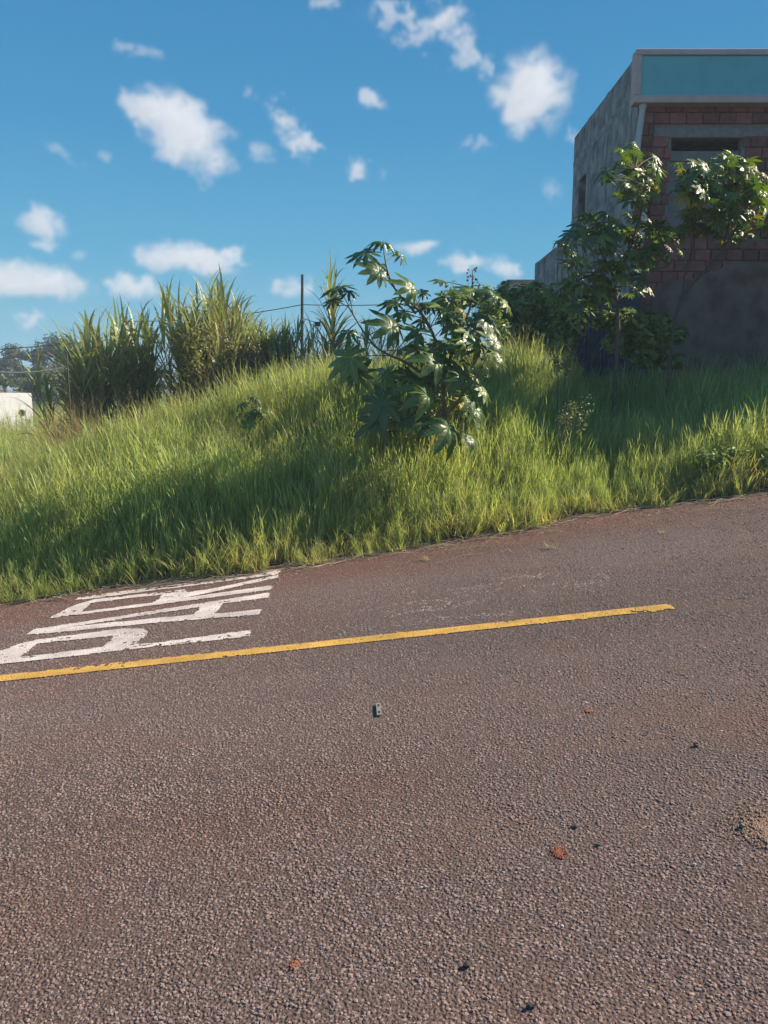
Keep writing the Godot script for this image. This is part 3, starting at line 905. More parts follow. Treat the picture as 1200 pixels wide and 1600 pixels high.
	for q in [[1080, 280, 28, 28, 38], [1138, 292, 54, 44, 92], [1168, 310, 26, 32, 28], [1100, 345, 42, 18, 30], [1150, 355, 40, 22, 30]]:
		for i in q[4]:
			var a := rr(0, TAU)
			var r := sqrt(rng.randf())
			L.append([at(q[0] + cos(a) * r * q[2] * 1.15, q[1] + sin(a) * r * q[3] * 1.12, D + rr(-0.6, 0.6)), rr(12, 25) / FOCAL * D, Vector3(cos(a) * 0.4 + rr(-0.3, 0.8), rr(0.35, 1.0), rr(-0.4, 0.9)), leaf_colour(0.05, 0.35)])
	castor("castor_tree", "slender forked castor tree with bare leaning stem before the plastered wall", "tree", base, stems, L, Color(0.09, 0.075, 0.06))

func cane(height: float, dry: float) -> ArrayMesh:
	var b := MB.new()
	var lean := Vector3(rr(-0.12, 0.12), 1.0, rr(-0.12, 0.12))
	var pts := []
	var radii := []
	for i in 6:
		var t := i / 5.0
		pts.append(Vector3(lean.x * t * t, t, lean.z * t * t) * height * 0.86)
		radii.append(lerpf(0.013, 0.005, t))
	var sc := Color(0.24, 0.25, 0.1).lerp(Color(0.36, 0.29, 0.16), dry)
	b.tube(pts, radii, sc, 5)
	var n := 20
	var az := rr(0, TAU)
	for i in n:
		var t := lerpf(0.16, 1.0, pow(float(i) / (n - 1), 0.8))
		var root := Vector3(lean.x * t * t, t, lean.z * t * t) * height * 0.86
		az += PI + rr(-0.6, 0.6)
		var old := rng.randf() < dry + 0.35 * (1.0 - t) * (1.0 - t)
		var v := rr(0.75, 1.25)
		var c := Color(0.42, 0.34, 0.19) if old else Color(0.29, 0.34, 0.15).lerp(Color(0.42, 0.44, 0.26), rng.randf())
		blade(b, root, az, rr(0.6, 1.0) * (0.8 if t > 0.9 else 1.0), lerpf(0.6, 0.16, t * t) + rr(-0.08, 0.2), rr(0.7, 2.4) * lerpf(1.0, 0.75, t), rr(0.032, 0.055), Color(c.r * v, c.g * v, c.b * v), 6, rr(-0.5, 0.5))
	return b.done()

func make_canes() -> void:
	var green := []
	var dry := []
	for i in 7: green.append(cane(1.0 if i == 0 else 2.3, 0.08))
	for i in 3: dry.append(cane(1.7, 0.75))
	green.remove_at(0)
	# clumps: label, pixel of the middle of the foot, spread in pixels, pixel of the top, distance, canes, share of dry ones
	for q in [["wispy cane grass clump with arching leaves beside the thin leaning post", 130, 650, 42, 440, 13.2, 24, 0.12, 0], ["upright cane grass clump with dry lower leaves left of the tallest clump", 208, 640, 38, 436, 13.4, 28, 0.15, 1], ["tallest dense cane grass clump with spear-like tops on the slope", 320, 612, 66, 402, 13.6, 62, 0.04, 2],
			["cane grass clump leaning at the right flank of the tallest clump", 392, 605, 38, 446, 13.9, 32, 0.1, 3], ["low dark cane grass clump next to the thin upright pole", 436, 595, 42, 466, 14.2, 40, 0.02, 4], ["single thin cane with feathery drooping leaves right of the pole", 497, 590, 5, 430, 13.0, 4, 0.3, 5], ["tall lone cane with fanned top behind the castor plant", 520, 590, 9, 375, 12.8, 6, 0.1, 6], ["cane grass half hidden behind the broad castor leaves", 590, 590, 46, 470, 13.2, 12, 0.3, 7]]:
		var D: float = q[5]
		var foot := at(q[1], q[2], D)
		foot.y = ground(foot.x, D) - 0.05
		var o := thing("cane_clump", q[0], "cane grass", foot, "cane grass clumps along the slope")
		var top := at(q[1], q[4], D).y
		for i in q[6]:
			var a := rr(0, TAU)
			var r := sqrt(rng.randf())
			var w: float = q[3] / FOCAL * D
			var x: float = cos(a) * r * w
			var z: float = sin(a) * r * minf(w, 0.7)
			var is_dry: bool = rng.randf() < q[7]
			var want: float = (top - foot.y) * rr(0.78, 1.0) * (1.0 - 0.18 * absf(x) / maxf(w, 0.01)) * (0.75 if is_dry else 1.0)
			var s := want / (1.95 if is_dry else 2.62)
			var y := ground(foot.x + x, D - z) - foot.y - 0.04
			part("cane", dry[rng.randi() % 3] if is_dry else green[rng.randi() % 6], M.cane, o, Transform3D(Basis.from_euler(Vector3(rr(-0.1, 0.1), rr(0, TAU), rr(-0.1, 0.1) - 0.12 * x)).scaled(Vector3(rr(0.85, 1.1), 1, rr(0.85, 1.1)) * s), Vector3(x, y, z)))
	# straw-coloured dead grass slumped under the leftmost clumps, and a green sheaf by the white wall
	for q in [["heap of dead straw-coloured grass slumped below the leftmost cane clump", "dry_grass_heap", 116, 660, 30, 11.7, 70, 1.0, 1.7], ["bright green sheaf of tall blades beside the white wall", "tall_grass_sheaf", 62, 700, 15, 11.6, 16, 0.05, 1.15], ["long-bladed pale grass sheaf at the uphill end of the verge", "tall_grass_sheaf", 1202, 700, 12, 8.9, 7, 0.25, 1.05], ["pale dry grass stalks standing at the foot of the tallest clump", "dry_grass_stalks", 395, 600, 40, 12.6, 30, 0.85, 1.15]]:
		var D: float = q[5]
		var foot := at(q[2], q[3], D)
		foot.y = ground(foot.x, D) - 0.03
		var o := thing(q[1], q[0], "grass clump", foot)
		for i in q[6]:
			var b := MB.new()
			var w: float = q[4] / FOCAL * D
			var p := Vector3(rr(-w, w), 0, rr(-0.3, 0.3))
			p.y = ground(foot.x + p.x, D - p.z) - foot.y
			for k in 7:
				var isdry: bool = rng.randf() < q[7]
				var c := Color(0.46, 0.33, 0.19).lerp(Color(0.36, 0.24, 0.15), rng.randf()) if isdry else Color(0.34, 0.42, 0.1)
				blade(b, Vector3(rr(-0.03, 0.03), 0, rr(-0.03, 0.03)), rr(0, TAU), rr(0.5, 0.95) * q[8], rr(0.1, 0.5), rr(0.2, 1.4), rr(0.008, 0.016), c * rr(0.8, 1.2), 5)
			part("sheaf", b.done(), M.cane, o, Transform3D(Basis(), p))

func leafy(n: int, r: Vector3, size: float, col: Color, col2: Color, hollow := 0.5) -> ArrayMesh:
	var b := MB.new()
	var lumps := []
	for i in 14:
		lumps.append([Vector3(rr(-0.75, 0.75), rr(-0.6, 0.75), rr(-0.75, 0.75)), rr(0.28, 0.5)])
	for i in n:
		var q: Array = lumps[rng.randi() % lumps.size()]
		var dirn := Vector3(rng.randfn(), rng.randfn(), rng.randfn()).normalized()
		var p: Vector3 = (q[0] + dirn * q[1] * pow(rng.randf(), hollow)) * r
		var nrm := (dirn + Vector3.UP * 0.6 + Vector3(rr(-0.6, 0.6), rr(-0.4, 0.4), rr(-0.6, 0.6))).normalized()
		var x := nrm.cross(Vector3(rr(-1, 1), rr(-1, 1), rr(-1, 1))).normalized()
		var z := x.cross(nrm)
		var s := size * rr(0.6, 1.3)
		var c := col.lerp(col2, rng.randf()) * rr(0.75, 1.25)
		var ids := [b.vert(p - x * s, c), b.vert(p + z * s * 0.42 - nrm * s * 0.1, c), b.vert(p + x * s - nrm * s * 0.25, c), b.vert(p - z * s * 0.42 - nrm * s * 0.1, c)]
		b.quad(ids[0], ids[1], ids[2], ids[3])
	return b.done()

func bush(called: String, label: String, category: String, px: float, py: float, D: float, r: Vector3, n: int, size: float, c1: Color, c2: Color, trunk := 0.0, group := "") -> void:
	var mid := at(px, py, D)
	var foot := Vector3(mid.x, minf(ground(mid.x, D) - 0.05, mid.y - r.y * 0.8), mid.z)
	var o := thing(called, label, category, foot, group)
	var c := mid - foot
	for i in 5:
		var b := MB.new()
		var a := TAU * i / 5.0 + rr(-0.4, 0.4)
		var tip := c + Vector3(cos(a) * r.x * 0.55, rr(-0.1, 0.4) * r.y, sin(a) * r.z * 0.55)
		var fork := Vector3(0, maxf(0.1, c.y - r.y * 0.7), 0) if trunk > 0.0 else Vector3(cos(a) * 0.05, 0.1, sin(a) * 0.05)
		var tr := trunk if trunk > 0.0 else 0.012
		if i == 0 and trunk > 0.0:
			var t := MB.new()
			t.tube([Vector3.ZERO, fork * 0.5 + Vector3(0.05, 0, 0), fork], [trunk * 1.3, trunk, trunk * 0.8], Color(0.1, 0.085, 0.07), 8)
			part("trunk", t.done(), M.stem, o)
		b.tube([fork, fork.lerp(tip, 0.5) + Vector3.UP * 0.06, tip], [tr * 0.6, tr * 0.4, tr * 0.15], Color(0.12, 0.1, 0.075), 5)
		part("limb" if trunk > 0.0 else "branch", b.done(), M.stem, o)
	part("crown" if trunk > 0.0 else "foliage", leafy(n, r, size, c1, c2), M.foliage, o, Transform3D(Basis(), c))

func make_bushes() -> void:
	var deep := Color(0.18, 0.25, 0.085)
	var mid := Color(0.25, 0.33, 0.11)
	bush("scrub_bush", "sparse small-leaved scrub climbing the front of the tallest cane clump", "bush", 312, 545, 12.7, Vector3(0.62, 0.62, 0.35), 1700, 0.032, Color(0.2, 0.23, 0.08), Color(0.30, 0.25, 0.12))
	bush("scrub_bush", "brownish twiggy scrub at the foot of the tallest cane clump", "bush", 370, 570, 12.6, Vector3(0.5, 0.45, 0.35), 1100, 0.03, Color(0.23, 0.2, 0.1), Color(0.33, 0.24, 0.14))
	bush("leafy_shrub", "leafy green shrub behind the castor plant toward the grey wall", "bush", 742, 488, 12.6, Vector3(0.62, 0.5, 0.45), 1800, 0.06, deep, mid)
	bush("dark_bush", "dark shrub in shade between the castor plant and the grey wall", "bush", 832, 505, 13.6, Vector3(0.62, 0.75, 0.6), 2200, 0.075, deep, mid)
	bush("dark_bush", "dark shrub topping out below the cream wall", "bush", 810, 490, 16.2, Vector3(0.6, 0.6, 0.6), 1700, 0.08, deep, mid)
	bush("dark_bush", "dark shrub against the blue metal fence", "bush", 872, 520, 13.0, Vector3(0.5, 0.65, 0.5), 1600, 0.07, deep, mid)
	bush("dark_bush", "dense dark shrub at the foot of the castor trees", "bush", 985, 530, 11.4, Vector3(0.55, 0.42, 0.35), 2400, 0.07, deep, mid)
	bush("dark_bush", "low dark shrub at the foot of the plastered wall", "bush", 1035, 545, 11.2, Vector3(0.38, 0.3, 0.35), 1400, 0.07, deep, mid)
	bush("weed_bush", "pale weedy sprig on the crest of the mound by the shaded lane", "bush", 880, 560, 9.7, Vector3(0.16, 0.3, 0.16), 260, 0.03, Color(0.3, 0.3, 0.13), Color(0.25, 0.3, 0.09))
	bush("weed_bush", "seedy twiggy weeds at the corner of the mound and shaded lane", "bush", 888, 650, 8.75, Vector3(0.26, 0.3, 0.2), 240, 0.02, Color(0.26, 0.2, 0.12), Color(0.22, 0.25, 0.09))
	bush("verge_bush", "leafy green weeds overhanging the dirt at the road edge", "bush", 1130, 728, 8.55, Vector3(0.65, 0.28, 0.3), 1500, 0.034, Color(0.26, 0.32, 0.09), Color(0.2, 0.27, 0.07))
	# trees far off beyond the white wall
	for q in [["rounded dark tree far off above the white wall", 40, 570, 78.0, 2.4, 2.0], ["spreading dark tree far off behind the leaning post", 82, 565, 74.0, 2.5, 2.6], ["low dark tree far off at the foot of the power lines", 5, 580, 80.0, 1.8, 1.3], ["dark far tree showing between the cane clumps", 150, 575, 76.0, 3.0, 2.0], ["dark far tree beyond the frame edge past the white wall", -40, 575, 82.0, 3.0, 2.2]]:
		bush("far_tree", q[0], "tree", q[1], q[2], q[3], Vector3(q[4], q[5], q[4]), 3600, 0.2, Color(0.07, 0.095, 0.05), Color(0.10, 0.125, 0.06), 0.22, "trees far off on the left")
	for q in [["pale green far hedge of scrub behind the white wall", 20, 600, 52.0, 3.4, 1.0], ["olive far hedge of scrub behind the leaning post", 95, 606, 50.0, 3.0, 1.2], ["dull green far hedge behind the wispy cane clump", 190, 600, 50.0, 3.6, 1.3], ["far hedge of scrub past the white wall end", -60, 600, 54.0, 3.6, 1.2]]:
		bush("far_hedge", q[0], "hedge", q[1], q[2], q[3], Vector3(q[4], q[5], 1.6), 2200, 0.16, Color(0.12, 0.15, 0.06), Color(0.17, 0.18, 0.085), 0.0, "scrub hedges far off on the left")

# ---------------------------------------------------------------- buildings
func box_part(called: String, lo: Vector3, hi: Vector3, m: Material, parent: Node, cham := 0.008) -> MeshInstance3D:
	var b := MB.new()
	var c := (lo + hi) / 2.0
	b.box(lo - c, hi - c, Color.WHITE, cham)
	return part(called, b.done(), m, parent, Transform3D(Basis(), c - (parent.position if parent is Node3D and parent != self else Vector3.ZERO)))

func bp(called: String, x0: float, x1: float, y0: float, y1: float, d0: float, d1: float, m: Material, parent: Node, cham := 0.008) -> MeshInstance3D:
	return box_part(called, Vector3(x0, y0, -d1), Vector3(x1, y1, -d0), m, parent, cham)

func make_building() -> void:
	var o := thing("unfinished_building", "unfinished two-storey building with bare brick front and stained concrete side", "building", W(8.0, 0.6, 17.5))
	var X := 4.62
	var R := 17.0
	var T := 7.70
	# front: backing wall round the window opening, which is boarded up
	var wx0 := 5.28
	var wx1 := 6.58
	var wy0 := 4.62
	var wy1 := 6.22
	bp("wall", X + 0.2, wx0, 0.3, T, 15.02, 15.22, M.mortar, o)
	bp("wall", wx1, R, 0.3, T, 15.02, 15.22, M.mortar, o)
	bp("wall", wx0, wx1, wy1, T, 15.02, 15.22, M.mortar, o)
	bp("wall", wx0, wx1, 0.3, wy0, 15.02, 15.22, M.mortar, o)
	bp("lintel", wx0 - 0.35, 8.75, wy1, wy1 + 0.17, 14.985, 15.02, M.mortar, o)
	var win := bp("window_board", wx0, wx1, wy0, wy1 - 0.2, 15.13, 15.17, M.board, o)
	for q in [[wx0 + 0.42, wx0 + 0.47], [wx1 - 0.42, wx1 - 0.37]]:
		var s := bp("batten", q[0], q[1], wy0, wy1 - 0.4, 15.10, 15.13, M.board, o)
	bp("batten", wx0, wx1, wy1 - 0.38, wy1 - 0.2, 15.09, 15.13, M.board, o)
	# side wall with its small window
	var s0 := 18.35
	var s1 := 19.25
	bp("side_wall", X, X + 0.2, 0.0, T, 15.0, s0, M.concrete, o)
	bp("side_wall", X, X + 0.2, 0.0, T, s1, 19.85, M.concrete, o)
	bp("side_wall", X, X + 0.2, 6.55, T, s0, s1, M.concrete, o)
	bp("side_wall", X, X + 0.2, 0.0, 5.58, s0, s1, M.concrete, o)
	bp("window_frame", X + 0.06, X + 0.12, 5.58, 6.55, (s0 + s1) / 2.0 - 0.025, (s0 + s1) / 2.0 + 0.025, M.wire, o)
	for q in [15.3, 16.9, 18.3]:
		bp("pillar", X - 0.01, X, 0.0, T - 0.003, q, q + 0.22, M.pillar, o)
	bp("beam", X - 0.007, X, 5.3, 5.5, 15.0, 19.85, M.pillar, o)
	bp("beam", X - 0.006, X, 7.0, 7.12, 15.0, 19.85, M.pillar, o)
	bp("roof", X + 0.2, R, 7.3, 7.5, 15.22, 19.65, M.concrete, o)
	bp("back_wall", X + 0.2, R, 0.0, T - 0.004, 19.65, 19.85, M.concrete, o)
	bp("end_wall", R, R + 0.2, 0.0, T - 0.002, 15.0, 19.85, M.concrete, o)
	# bare hollow bricks, course by course
	var brick := MB.new()
	brick.box(Vector3(-0.1425, -0.0925, -0.03), Vector3(0.1425, 0.0925, 0.03), Color.WHITE, 0.006)
	var whole := brick.done()
	brick = MB.new()
	brick.box(Vector3(-0.068, -0.0925, -0.03), Vector3(0.068, 0.0925, 0.03), Color.WHITE, 0.006)
	var half := brick.done()
	var row := 0
	var y := 2.55
	while y < 6.8:
		var cx := X + 0.22 + (0.15 if row % 2 == 1 else 0.0)
		if row % 2 == 1:
			part("brick", half, M["brick%d" % (rng.randi() % 4)], o, Transform3D(Basis(), W(X + 0.07 + 0.075, y, 15.005 + rr(-0.004, 0.004)) - o.position))
		else:
			cx = X + 0.15
		if row % 2 == 1:
			cx = X + 0.07 + 0.075 + 0.225
		while cx < 8.6:
			var l := cx - 0.15
			var r := cx + 0.15
			var in_win := y > wy0 - 0.05 and y < wy1 + 0.08 and r > wx0 and l < wx1
			var hidden := cx > 5.6 and y < 3.2
			var in_lintel := y > wy1 - 0.05 and y < wy1 + 0.24 and r > wx0 - 0.35
			if not in_win and not hidden and not in_lintel:
				part("brick", whole, M["brick%d" % (rng.randi() % 4)], o, Transform3D(Basis.from_euler(Vector3(0, 0, rr(-0.006, 0.006))), W(cx + rr(-0.003, 0.003), y, 15.005 + rr(-0.006, 0.006)) - o.position))
			elif not hidden:
				for side in [[l, minf(r, wx0 - (0.35 if in_lintel else 0.0)) ], [maxf(l, wx1 + (9.0 if in_lintel else 0.0)), r]]:
					if side[1] - side[0] > 0.08:
						var cut := MB.new()
						var hw: float = (side[1] - side[0]) / 2.0 - 0.007
						cut.box(Vector3(-hw, -0.0925, -0.03), Vector3(hw, 0.0925, 0.03), Color.WHITE, 0.006)
						part("brick", cut.done(), M["brick%d" % (rng.randi() % 4)], o, Transform3D(Basis(), W((side[0] + side[1]) / 2.0, y, 15.005 + rr(-0.005, 0.005)) - o.position))
			cx += 0.30
		y += 0.2
		row += 1
	# rough coat of plaster over the lower front, broken along its upper edge
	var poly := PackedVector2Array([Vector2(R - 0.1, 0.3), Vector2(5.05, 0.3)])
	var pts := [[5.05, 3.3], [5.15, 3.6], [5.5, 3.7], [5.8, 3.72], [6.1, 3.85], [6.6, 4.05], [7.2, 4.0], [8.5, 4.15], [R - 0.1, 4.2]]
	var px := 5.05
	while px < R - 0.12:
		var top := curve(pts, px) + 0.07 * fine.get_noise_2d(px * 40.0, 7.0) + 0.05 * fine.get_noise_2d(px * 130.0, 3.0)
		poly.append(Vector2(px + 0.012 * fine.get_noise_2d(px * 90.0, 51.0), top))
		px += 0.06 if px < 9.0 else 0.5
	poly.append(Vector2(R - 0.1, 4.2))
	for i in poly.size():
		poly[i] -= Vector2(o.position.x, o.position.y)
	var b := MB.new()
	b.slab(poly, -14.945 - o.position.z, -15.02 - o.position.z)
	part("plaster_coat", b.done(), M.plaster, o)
	bp("corner_pillar", X + 0.01, X + 0.3, 0.3, 2.45, 14.93, 15.02, M.pillar, o)
	# the neighbouring house uphill, whose shade lies over the lane
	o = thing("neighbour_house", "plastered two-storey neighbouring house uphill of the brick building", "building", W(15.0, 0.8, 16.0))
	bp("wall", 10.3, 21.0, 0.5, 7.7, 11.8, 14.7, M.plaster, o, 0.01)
	bp("roof", 10.2, 21.1, 7.7, 7.85, 11.7, 14.74, M.concrete, o, 0.01)
	# lower rear wing and garden walls stepping down behind
	o = thing("rear_wing", "lower grey concrete wing stepping down behind the brick building", "building", W(8.0, 0.6, 22.0))
	bp("side_wall", X, X + 0.2, 0.0, 5.46, 19.86, 24.3, M.concrete, o)
	bp("pillar", X - 0.03, X, 0.0, 5.44, 21.2, 21.45, M.pillar, o)
	bp("pillar", X - 0.03, X, 0.0, 5.45, 23.9, 24.28, M.pillar, o)
	bp("roof", X + 0.2, R, 5.1, 5.3, 19.86, 24.3, M.concrete, o)
	bp("back_wall", X + 0.2, R, 0.0, 5.3, 24.1, 24.3, M.concrete, o)
	o = thing("garden_wall", "low grey concrete wall running back from the rear wing", "wall", W(X, 0.6, 27.0))
	bp("panel", X, X + 0.18, 0.0, 5.0, 24.32, 26.0, M.concrete, o)
	bp("panel", X, X + 0.18, 0.0, 4.9, 26.02, 29.0, M.concrete, o)
	bp("coping", X - 0.03, X + 0.21, 4.9, 4.96, 26.02, 29.0, M.pillar, o)
	o = thing("cream_house", "pale cream house wall far back beside the grey garden wall", "house", W(5.0, 0.6, 31.0))
	var a := at(797, 441, 30.0)
	bp("wall", a.x, a.x + 4.0, 0.4, a.y, 30.0, 34.0, M.cream_wall, o)
	bp("roof_edge", a.x - 0.08, a.x + 4.08, a.y, a.y + 0.09, 29.92, 34.08, M.pillar, o)

func make_sign() -> void:
	var o := thing("sign_board", "long teal sign board with pale frame along the top of the brick front", "sign", W(8.0, 7.3, 14.85))
	var x0 := at(993, 120, 14.75).x
	var y0 := at(1000, 160, 14.75).y
	var y1 := 7.72 - 0.09
	bp("panel", x0 + 0.11, 16.7, y0 + 0.13, y1 - 0.1, 14.79, 15.0, M.sign_teal, o)
	bp("frame", x0, 16.8, y0, y0 + 0.127, 14.75, 15.0, M.sign_frame, o)
	bp("frame", x0, 16.8, y1 - 0.1 + 0.003, y1, 14.75, 15.0, M.sign_frame, o)
	bp("frame", x0, x0 + 0.107, y0 + 0.13, y1 - 0.1, 14.75, 15.0, M.sign_frame, o)
	o = thing("drain_pipe", "slanting pale grey drain pipe below the sign corner", "pipe", at(995, 260, 14.85))
	var b := MB.new()
	b.tube([at(1005, 164, 14.86) - o.position, at(1000, 200, 14.86) - o.position, at(988, 300, 14.86) - o.position, at(986, 330, 14.86) - o.position], [0.055, 0.055, 0.055, 0.055], Color.WHITE, 12)
	part("tube", b.done(), M.pipe, o)
	b = MB.new()
	b.tube([at(1005, 160, 14.86) - o.position, at(1004.5, 170, 14.86) - o.position], [0.068, 0.068], Color.WHITE, 12)
	part("collar", b.done(), M.pipe, o)
	o = thing("vent_pipe", "short upright pale pipe with rounded cap behind the castor leaves", "pipe", at(1003, 380, 14.8))
	b = MB.new()
	b.tube([at(1009, 322, 14.8) - o.position, at(1008, 328, 14.8) - o.position, at(996, 430, 14.8) - o.position, at(992, 480, 14.8) - o.position], [0.02, 0.055, 0.055, 0.055], Color.WHITE, 12)
	part("tube", b.done(), M.pipe, o)
	o = thing("service_conduit", "thin rusty conduit hanging down the bare brick beside the window", "pipe", at(1018, 220, 14.9))
	b = MB.new()
	b.tube([at(1022, 188, 14.93) - o.position, at(1020, 215, 14.93) - o.position, at(1015, 262, 14.93) - o.position], [0.018, 0.016, 0.016], Color.WHITE, 7)
	part("tube", b.done(), M.post_wood, o)
	# blue corrugated sheets closing the lane left of the building corner
	o = thing("blue_fence", "dark blue corrugated metal fence closing the shaded lane", "fence", W(at(925, 560, 14.3).x, 1.4, 14.3))
	var left := at(868, 500, 14.3).x
	var right := X_CORNER - 0.02
	var top := at(900, 466, 14.3).y
	var n := 4
	for i in n:
		b = MB.new()
		var xa := left + (right - left) * i / n
		var xb := left + (right - left) * (i + 1) / n + 0.03
		var t: float = top + [0.0, 0.05, -0.03, 0.04][i]
		var last := []
		var k := 0
		while k <= 36:
			var x := lerpf(xa, xb, k / 36.0)
			var z := -14.3 + 0.014 * sin(k / 36.0 * TAU * 6.0) + i * 0.004
			var now := [b.vert(Vector3(x, 0.9, z) - o.position, Color.WHITE), b.vert(Vector3(x, t, z) - o.position, Color.WHITE)]
			if last: b.quad(last[0], last[1], now[1], now[0])
			last = now
			k += 1
		part("metal_sheet", b.done(), M.blue_sheet, o)
	for x in [left + 0.02, (left + right) / 2.0, right - 0.05]:
		bp("post", x - 0.03, x + 0.03, 0.8, top + 0.1, 14.33, 14.39, M.post_wood, o)
	bp("rail", left, right, top - 0.35, top - 0.29, 14.325, 14.328 + 0.04, M.post_wood, o)

const X_CORNER := 4.62

func line_thing(called: String, label: String, category: String, pts: Array, r: float, m: Material, part_name: String) -> void:
	var o := thing(called, label, category, pts[0])
	var b := MB.new()
	var rel := []
	var rad := []
	for p in pts:
		rel.append(p - pts[0])
		rad.append(r)
	b.tube(rel, rad, Color.WHITE, 6)
	part(part_name, b.done(), m, o)

func sag(a: Vector3, b: Vector3, drop: float) -> Array:
	var out := []
	for i in 13:
		var t := i / 12.0
		out.append(a.lerp(b, t) - Vector3.UP * drop * 4.0 * t * (1.0 - t))
	return out

func make_small_things() -> void:
	# white wall with a round hole, far left
	var D := 24.0
	var o := thing("white_wall", "weathered white wall with a round dark hole behind the grass", "wall", W(at(0, 640, D).x, 0.3, D))
	var tl := at(-110, 612, D)
	var tr := at(49, 614, D)
	var br := at(53, 672, D)
	var bl := at(-110, 672, D)
	var hole := at(35, 645, D)
	var poly := PackedVector2Array()
	# the outline runs round the hole through a hair-thin slit below it
	for p in [tl, tr, br]: poly.append(Vector2(p.x, p.y))
	poly.append(Vector2(hole.x + 0.001, br.y))
	for i in 25:
		var g := -PI / 2.0 + TAU * i / 24.0
		poly.append(Vector2(hole.x, hole.y) + Vector2(cos(g), sin(g)) * 0.11 + Vector2(0.001 if i < 12 else -0.001, 0))
	poly.append(Vector2(hole.x - 0.001, br.y))
	poly.append(Vector2(bl.x, bl.y))
	for i in poly.size(): poly[i] -= Vector2(o.position.x, o.position.y)
	var b := MB.new()
	b.slab(poly, -D - o.position.z, -D - 0.18 - o.position.z)
	part("slab", b.done(), M.white_wall, o)
	b = MB.new()                                           # the hole is the mouth of a long drain pipe
	var ring := []
	for e in 4:
		ring.append([])
		for g in 20:
			var a := TAU * g / 20.0
			ring[e].append(b.vert(Vector3(hole.x + cos(a) * [0.125, 0.125, 0.11, 0.11][e], hole.y + sin(a) * [0.125, 0.125, 0.11, 0.11][e], -D - [0.19, 1.2, 1.18, 0.19][e]) - o.position, Color.WHITE))
	for e in 3:
		for g in 20:
			b.quad(ring[e][g], ring[e + 1][g], ring[e + 1][(g + 1) % 20], ring[e][(g + 1) % 20])
	for e in [1, 2]:
		for g in range(1, 19):
			b.tri(ring[e][0], ring[e][g], ring[e][g + 1])
	part("drain_pipe", b.done(), M.concrete, o)
	o.rotation.y = 0.8                                     # the wall runs away from the road, its face towards the sun
	o.position += at(51, 640, D) - (o.position + Vector3(at(51, 640, D).x - o.position.x, 0, 0).rotated(Vector3.UP, 0.8)) - Vector3(0, at(51, 640, D).y - o.position.y, 0)
	# posts and lines
	line_thing("leaning_post", "thin dark leaning post among the dry grass", "post", [at(104, 549, 11.5), at(106, 580, 11.5), at(113, 690, 11.5)], 0.010, M.post_wood, "shaft")
	o = thing("utility_pole", "thin dark upright pole beside the low cane clump", "pole", W(at(472, 560, 18.0).x, 1.3, 18.0))
	b = MB.new()
	b.tube([at(472, 600, 18.0) - o.position, at(472, 500, 18.0) - o.position, at(472.5, 429, 18.0) - o.position], [0.04, 0.035, 0.03], Color.WHITE, 8)
	part("shaft", b.done(), M.post_wood, o)
	b = MB.new()
	b.box(at(492, 510, 18.0) - o.position, at(501, 503, 18.0) - o.position + Vector3(0, 0, 0.06), Color.WHITE, 0.004)
	b.tube([at(472, 497, 18.0) - o.position, at(496, 505, 18.0) - o.position], [0.008, 0.008], Color.WHITE, 5)
	part("bracket_box", b.done(), M.wire, o)
	line_thing("power_cable", "upper dark power cable crossing the sky above the far trees", "cable", sag(at(-120, 552, 40.0), at(250, 522, 40.0), 0.12), 0.022, M.wire, "strand")
	line_thing("power_cable", "lower thin power cable under the upper dark one", "cable", sag(at(-120, 564, 42.0), at(250, 540, 42.0), 0.15), 0.014, M.wire, "strand")
	line_thing("power_cable", "thin dark cable running through the thin upright pole", "cable", sag(at(200, 502, 18.0), at(472, 476, 17.95), 0.1) + sag(at(472.5, 476, 17.95), at(700, 470, 18.0), 0.05), 0.009, M.wire, "strand")
	line_thing("white_cord", "slack white cord sagging to the leaning post", "cord", sag(at(-60, 572, 11.5), at(105, 573, 11.5), 0.09), 0.008, M.cord, "strand")
	# small things on the asphalt
	var g := on_road(592, 1111)
	o = thing("metal_plate", "small grey metal strip with two slots lying on the asphalt", "plate", W(g.x, road_y(g.x, g.y) + 0.007, g.y))
	o.rotation = Vector3(0.012, 0.05, atan(0.112))
	b = MB.new()
	for q in [[-0.012, -0.005, -0.072, 0.072], [0.005, 0.012, -0.072, 0.072], [-0.005, 0.005, -0.072, -0.055], [-0.005, 0.005, -0.026, 0.026], [-0.005, 0.005, 0.055, 0.072]]:
		b.box(Vector3(q[0], 0, q[2]), Vector3(q[1], 0.006, q[3]))
	part("strip", b.done(), M.steel, o)
	var i := 0
	for q in [["dark chunky stone lying right of the metal strip", 1088, 1166, 0.02, 0.07], ["dark stone with pale facet on the road above the orange dirt", 900, 1293, 0.018, 0.1], ["black angular stone alone on the lower asphalt", 729, 1511, 0.017, 0.05], ["dark stone near the lower road rim", 830, 1575, 0.017, 0.06], ["grey stone beside the sandy patch", 1160, 1294, 0.02, 0.14], ["tiny white pebble below the orange dirt", 878, 1448, 0.008, 0.6], ["small white pebble toward the sandy patch", 1085, 1352, 0.01, 0.6], ["tiny white pebble on the left asphalt", 301, 1180, 0.008, 0.6], ["white crumb on the middle asphalt", 665, 1387, 0.009, 0.5], ["dark stone close by the orange dirt spot", 935, 1322, 0.014, 0.07]]:
		g = on_road(q[1], q[2])
		b = MB.new()
		var ball := SphereMesh.new()
		ball.radius = 1.0
		ball.height = 1.7
		ball.radial_segments = 7
		ball.rings = 3
		var arr := ball.get_mesh_arrays()
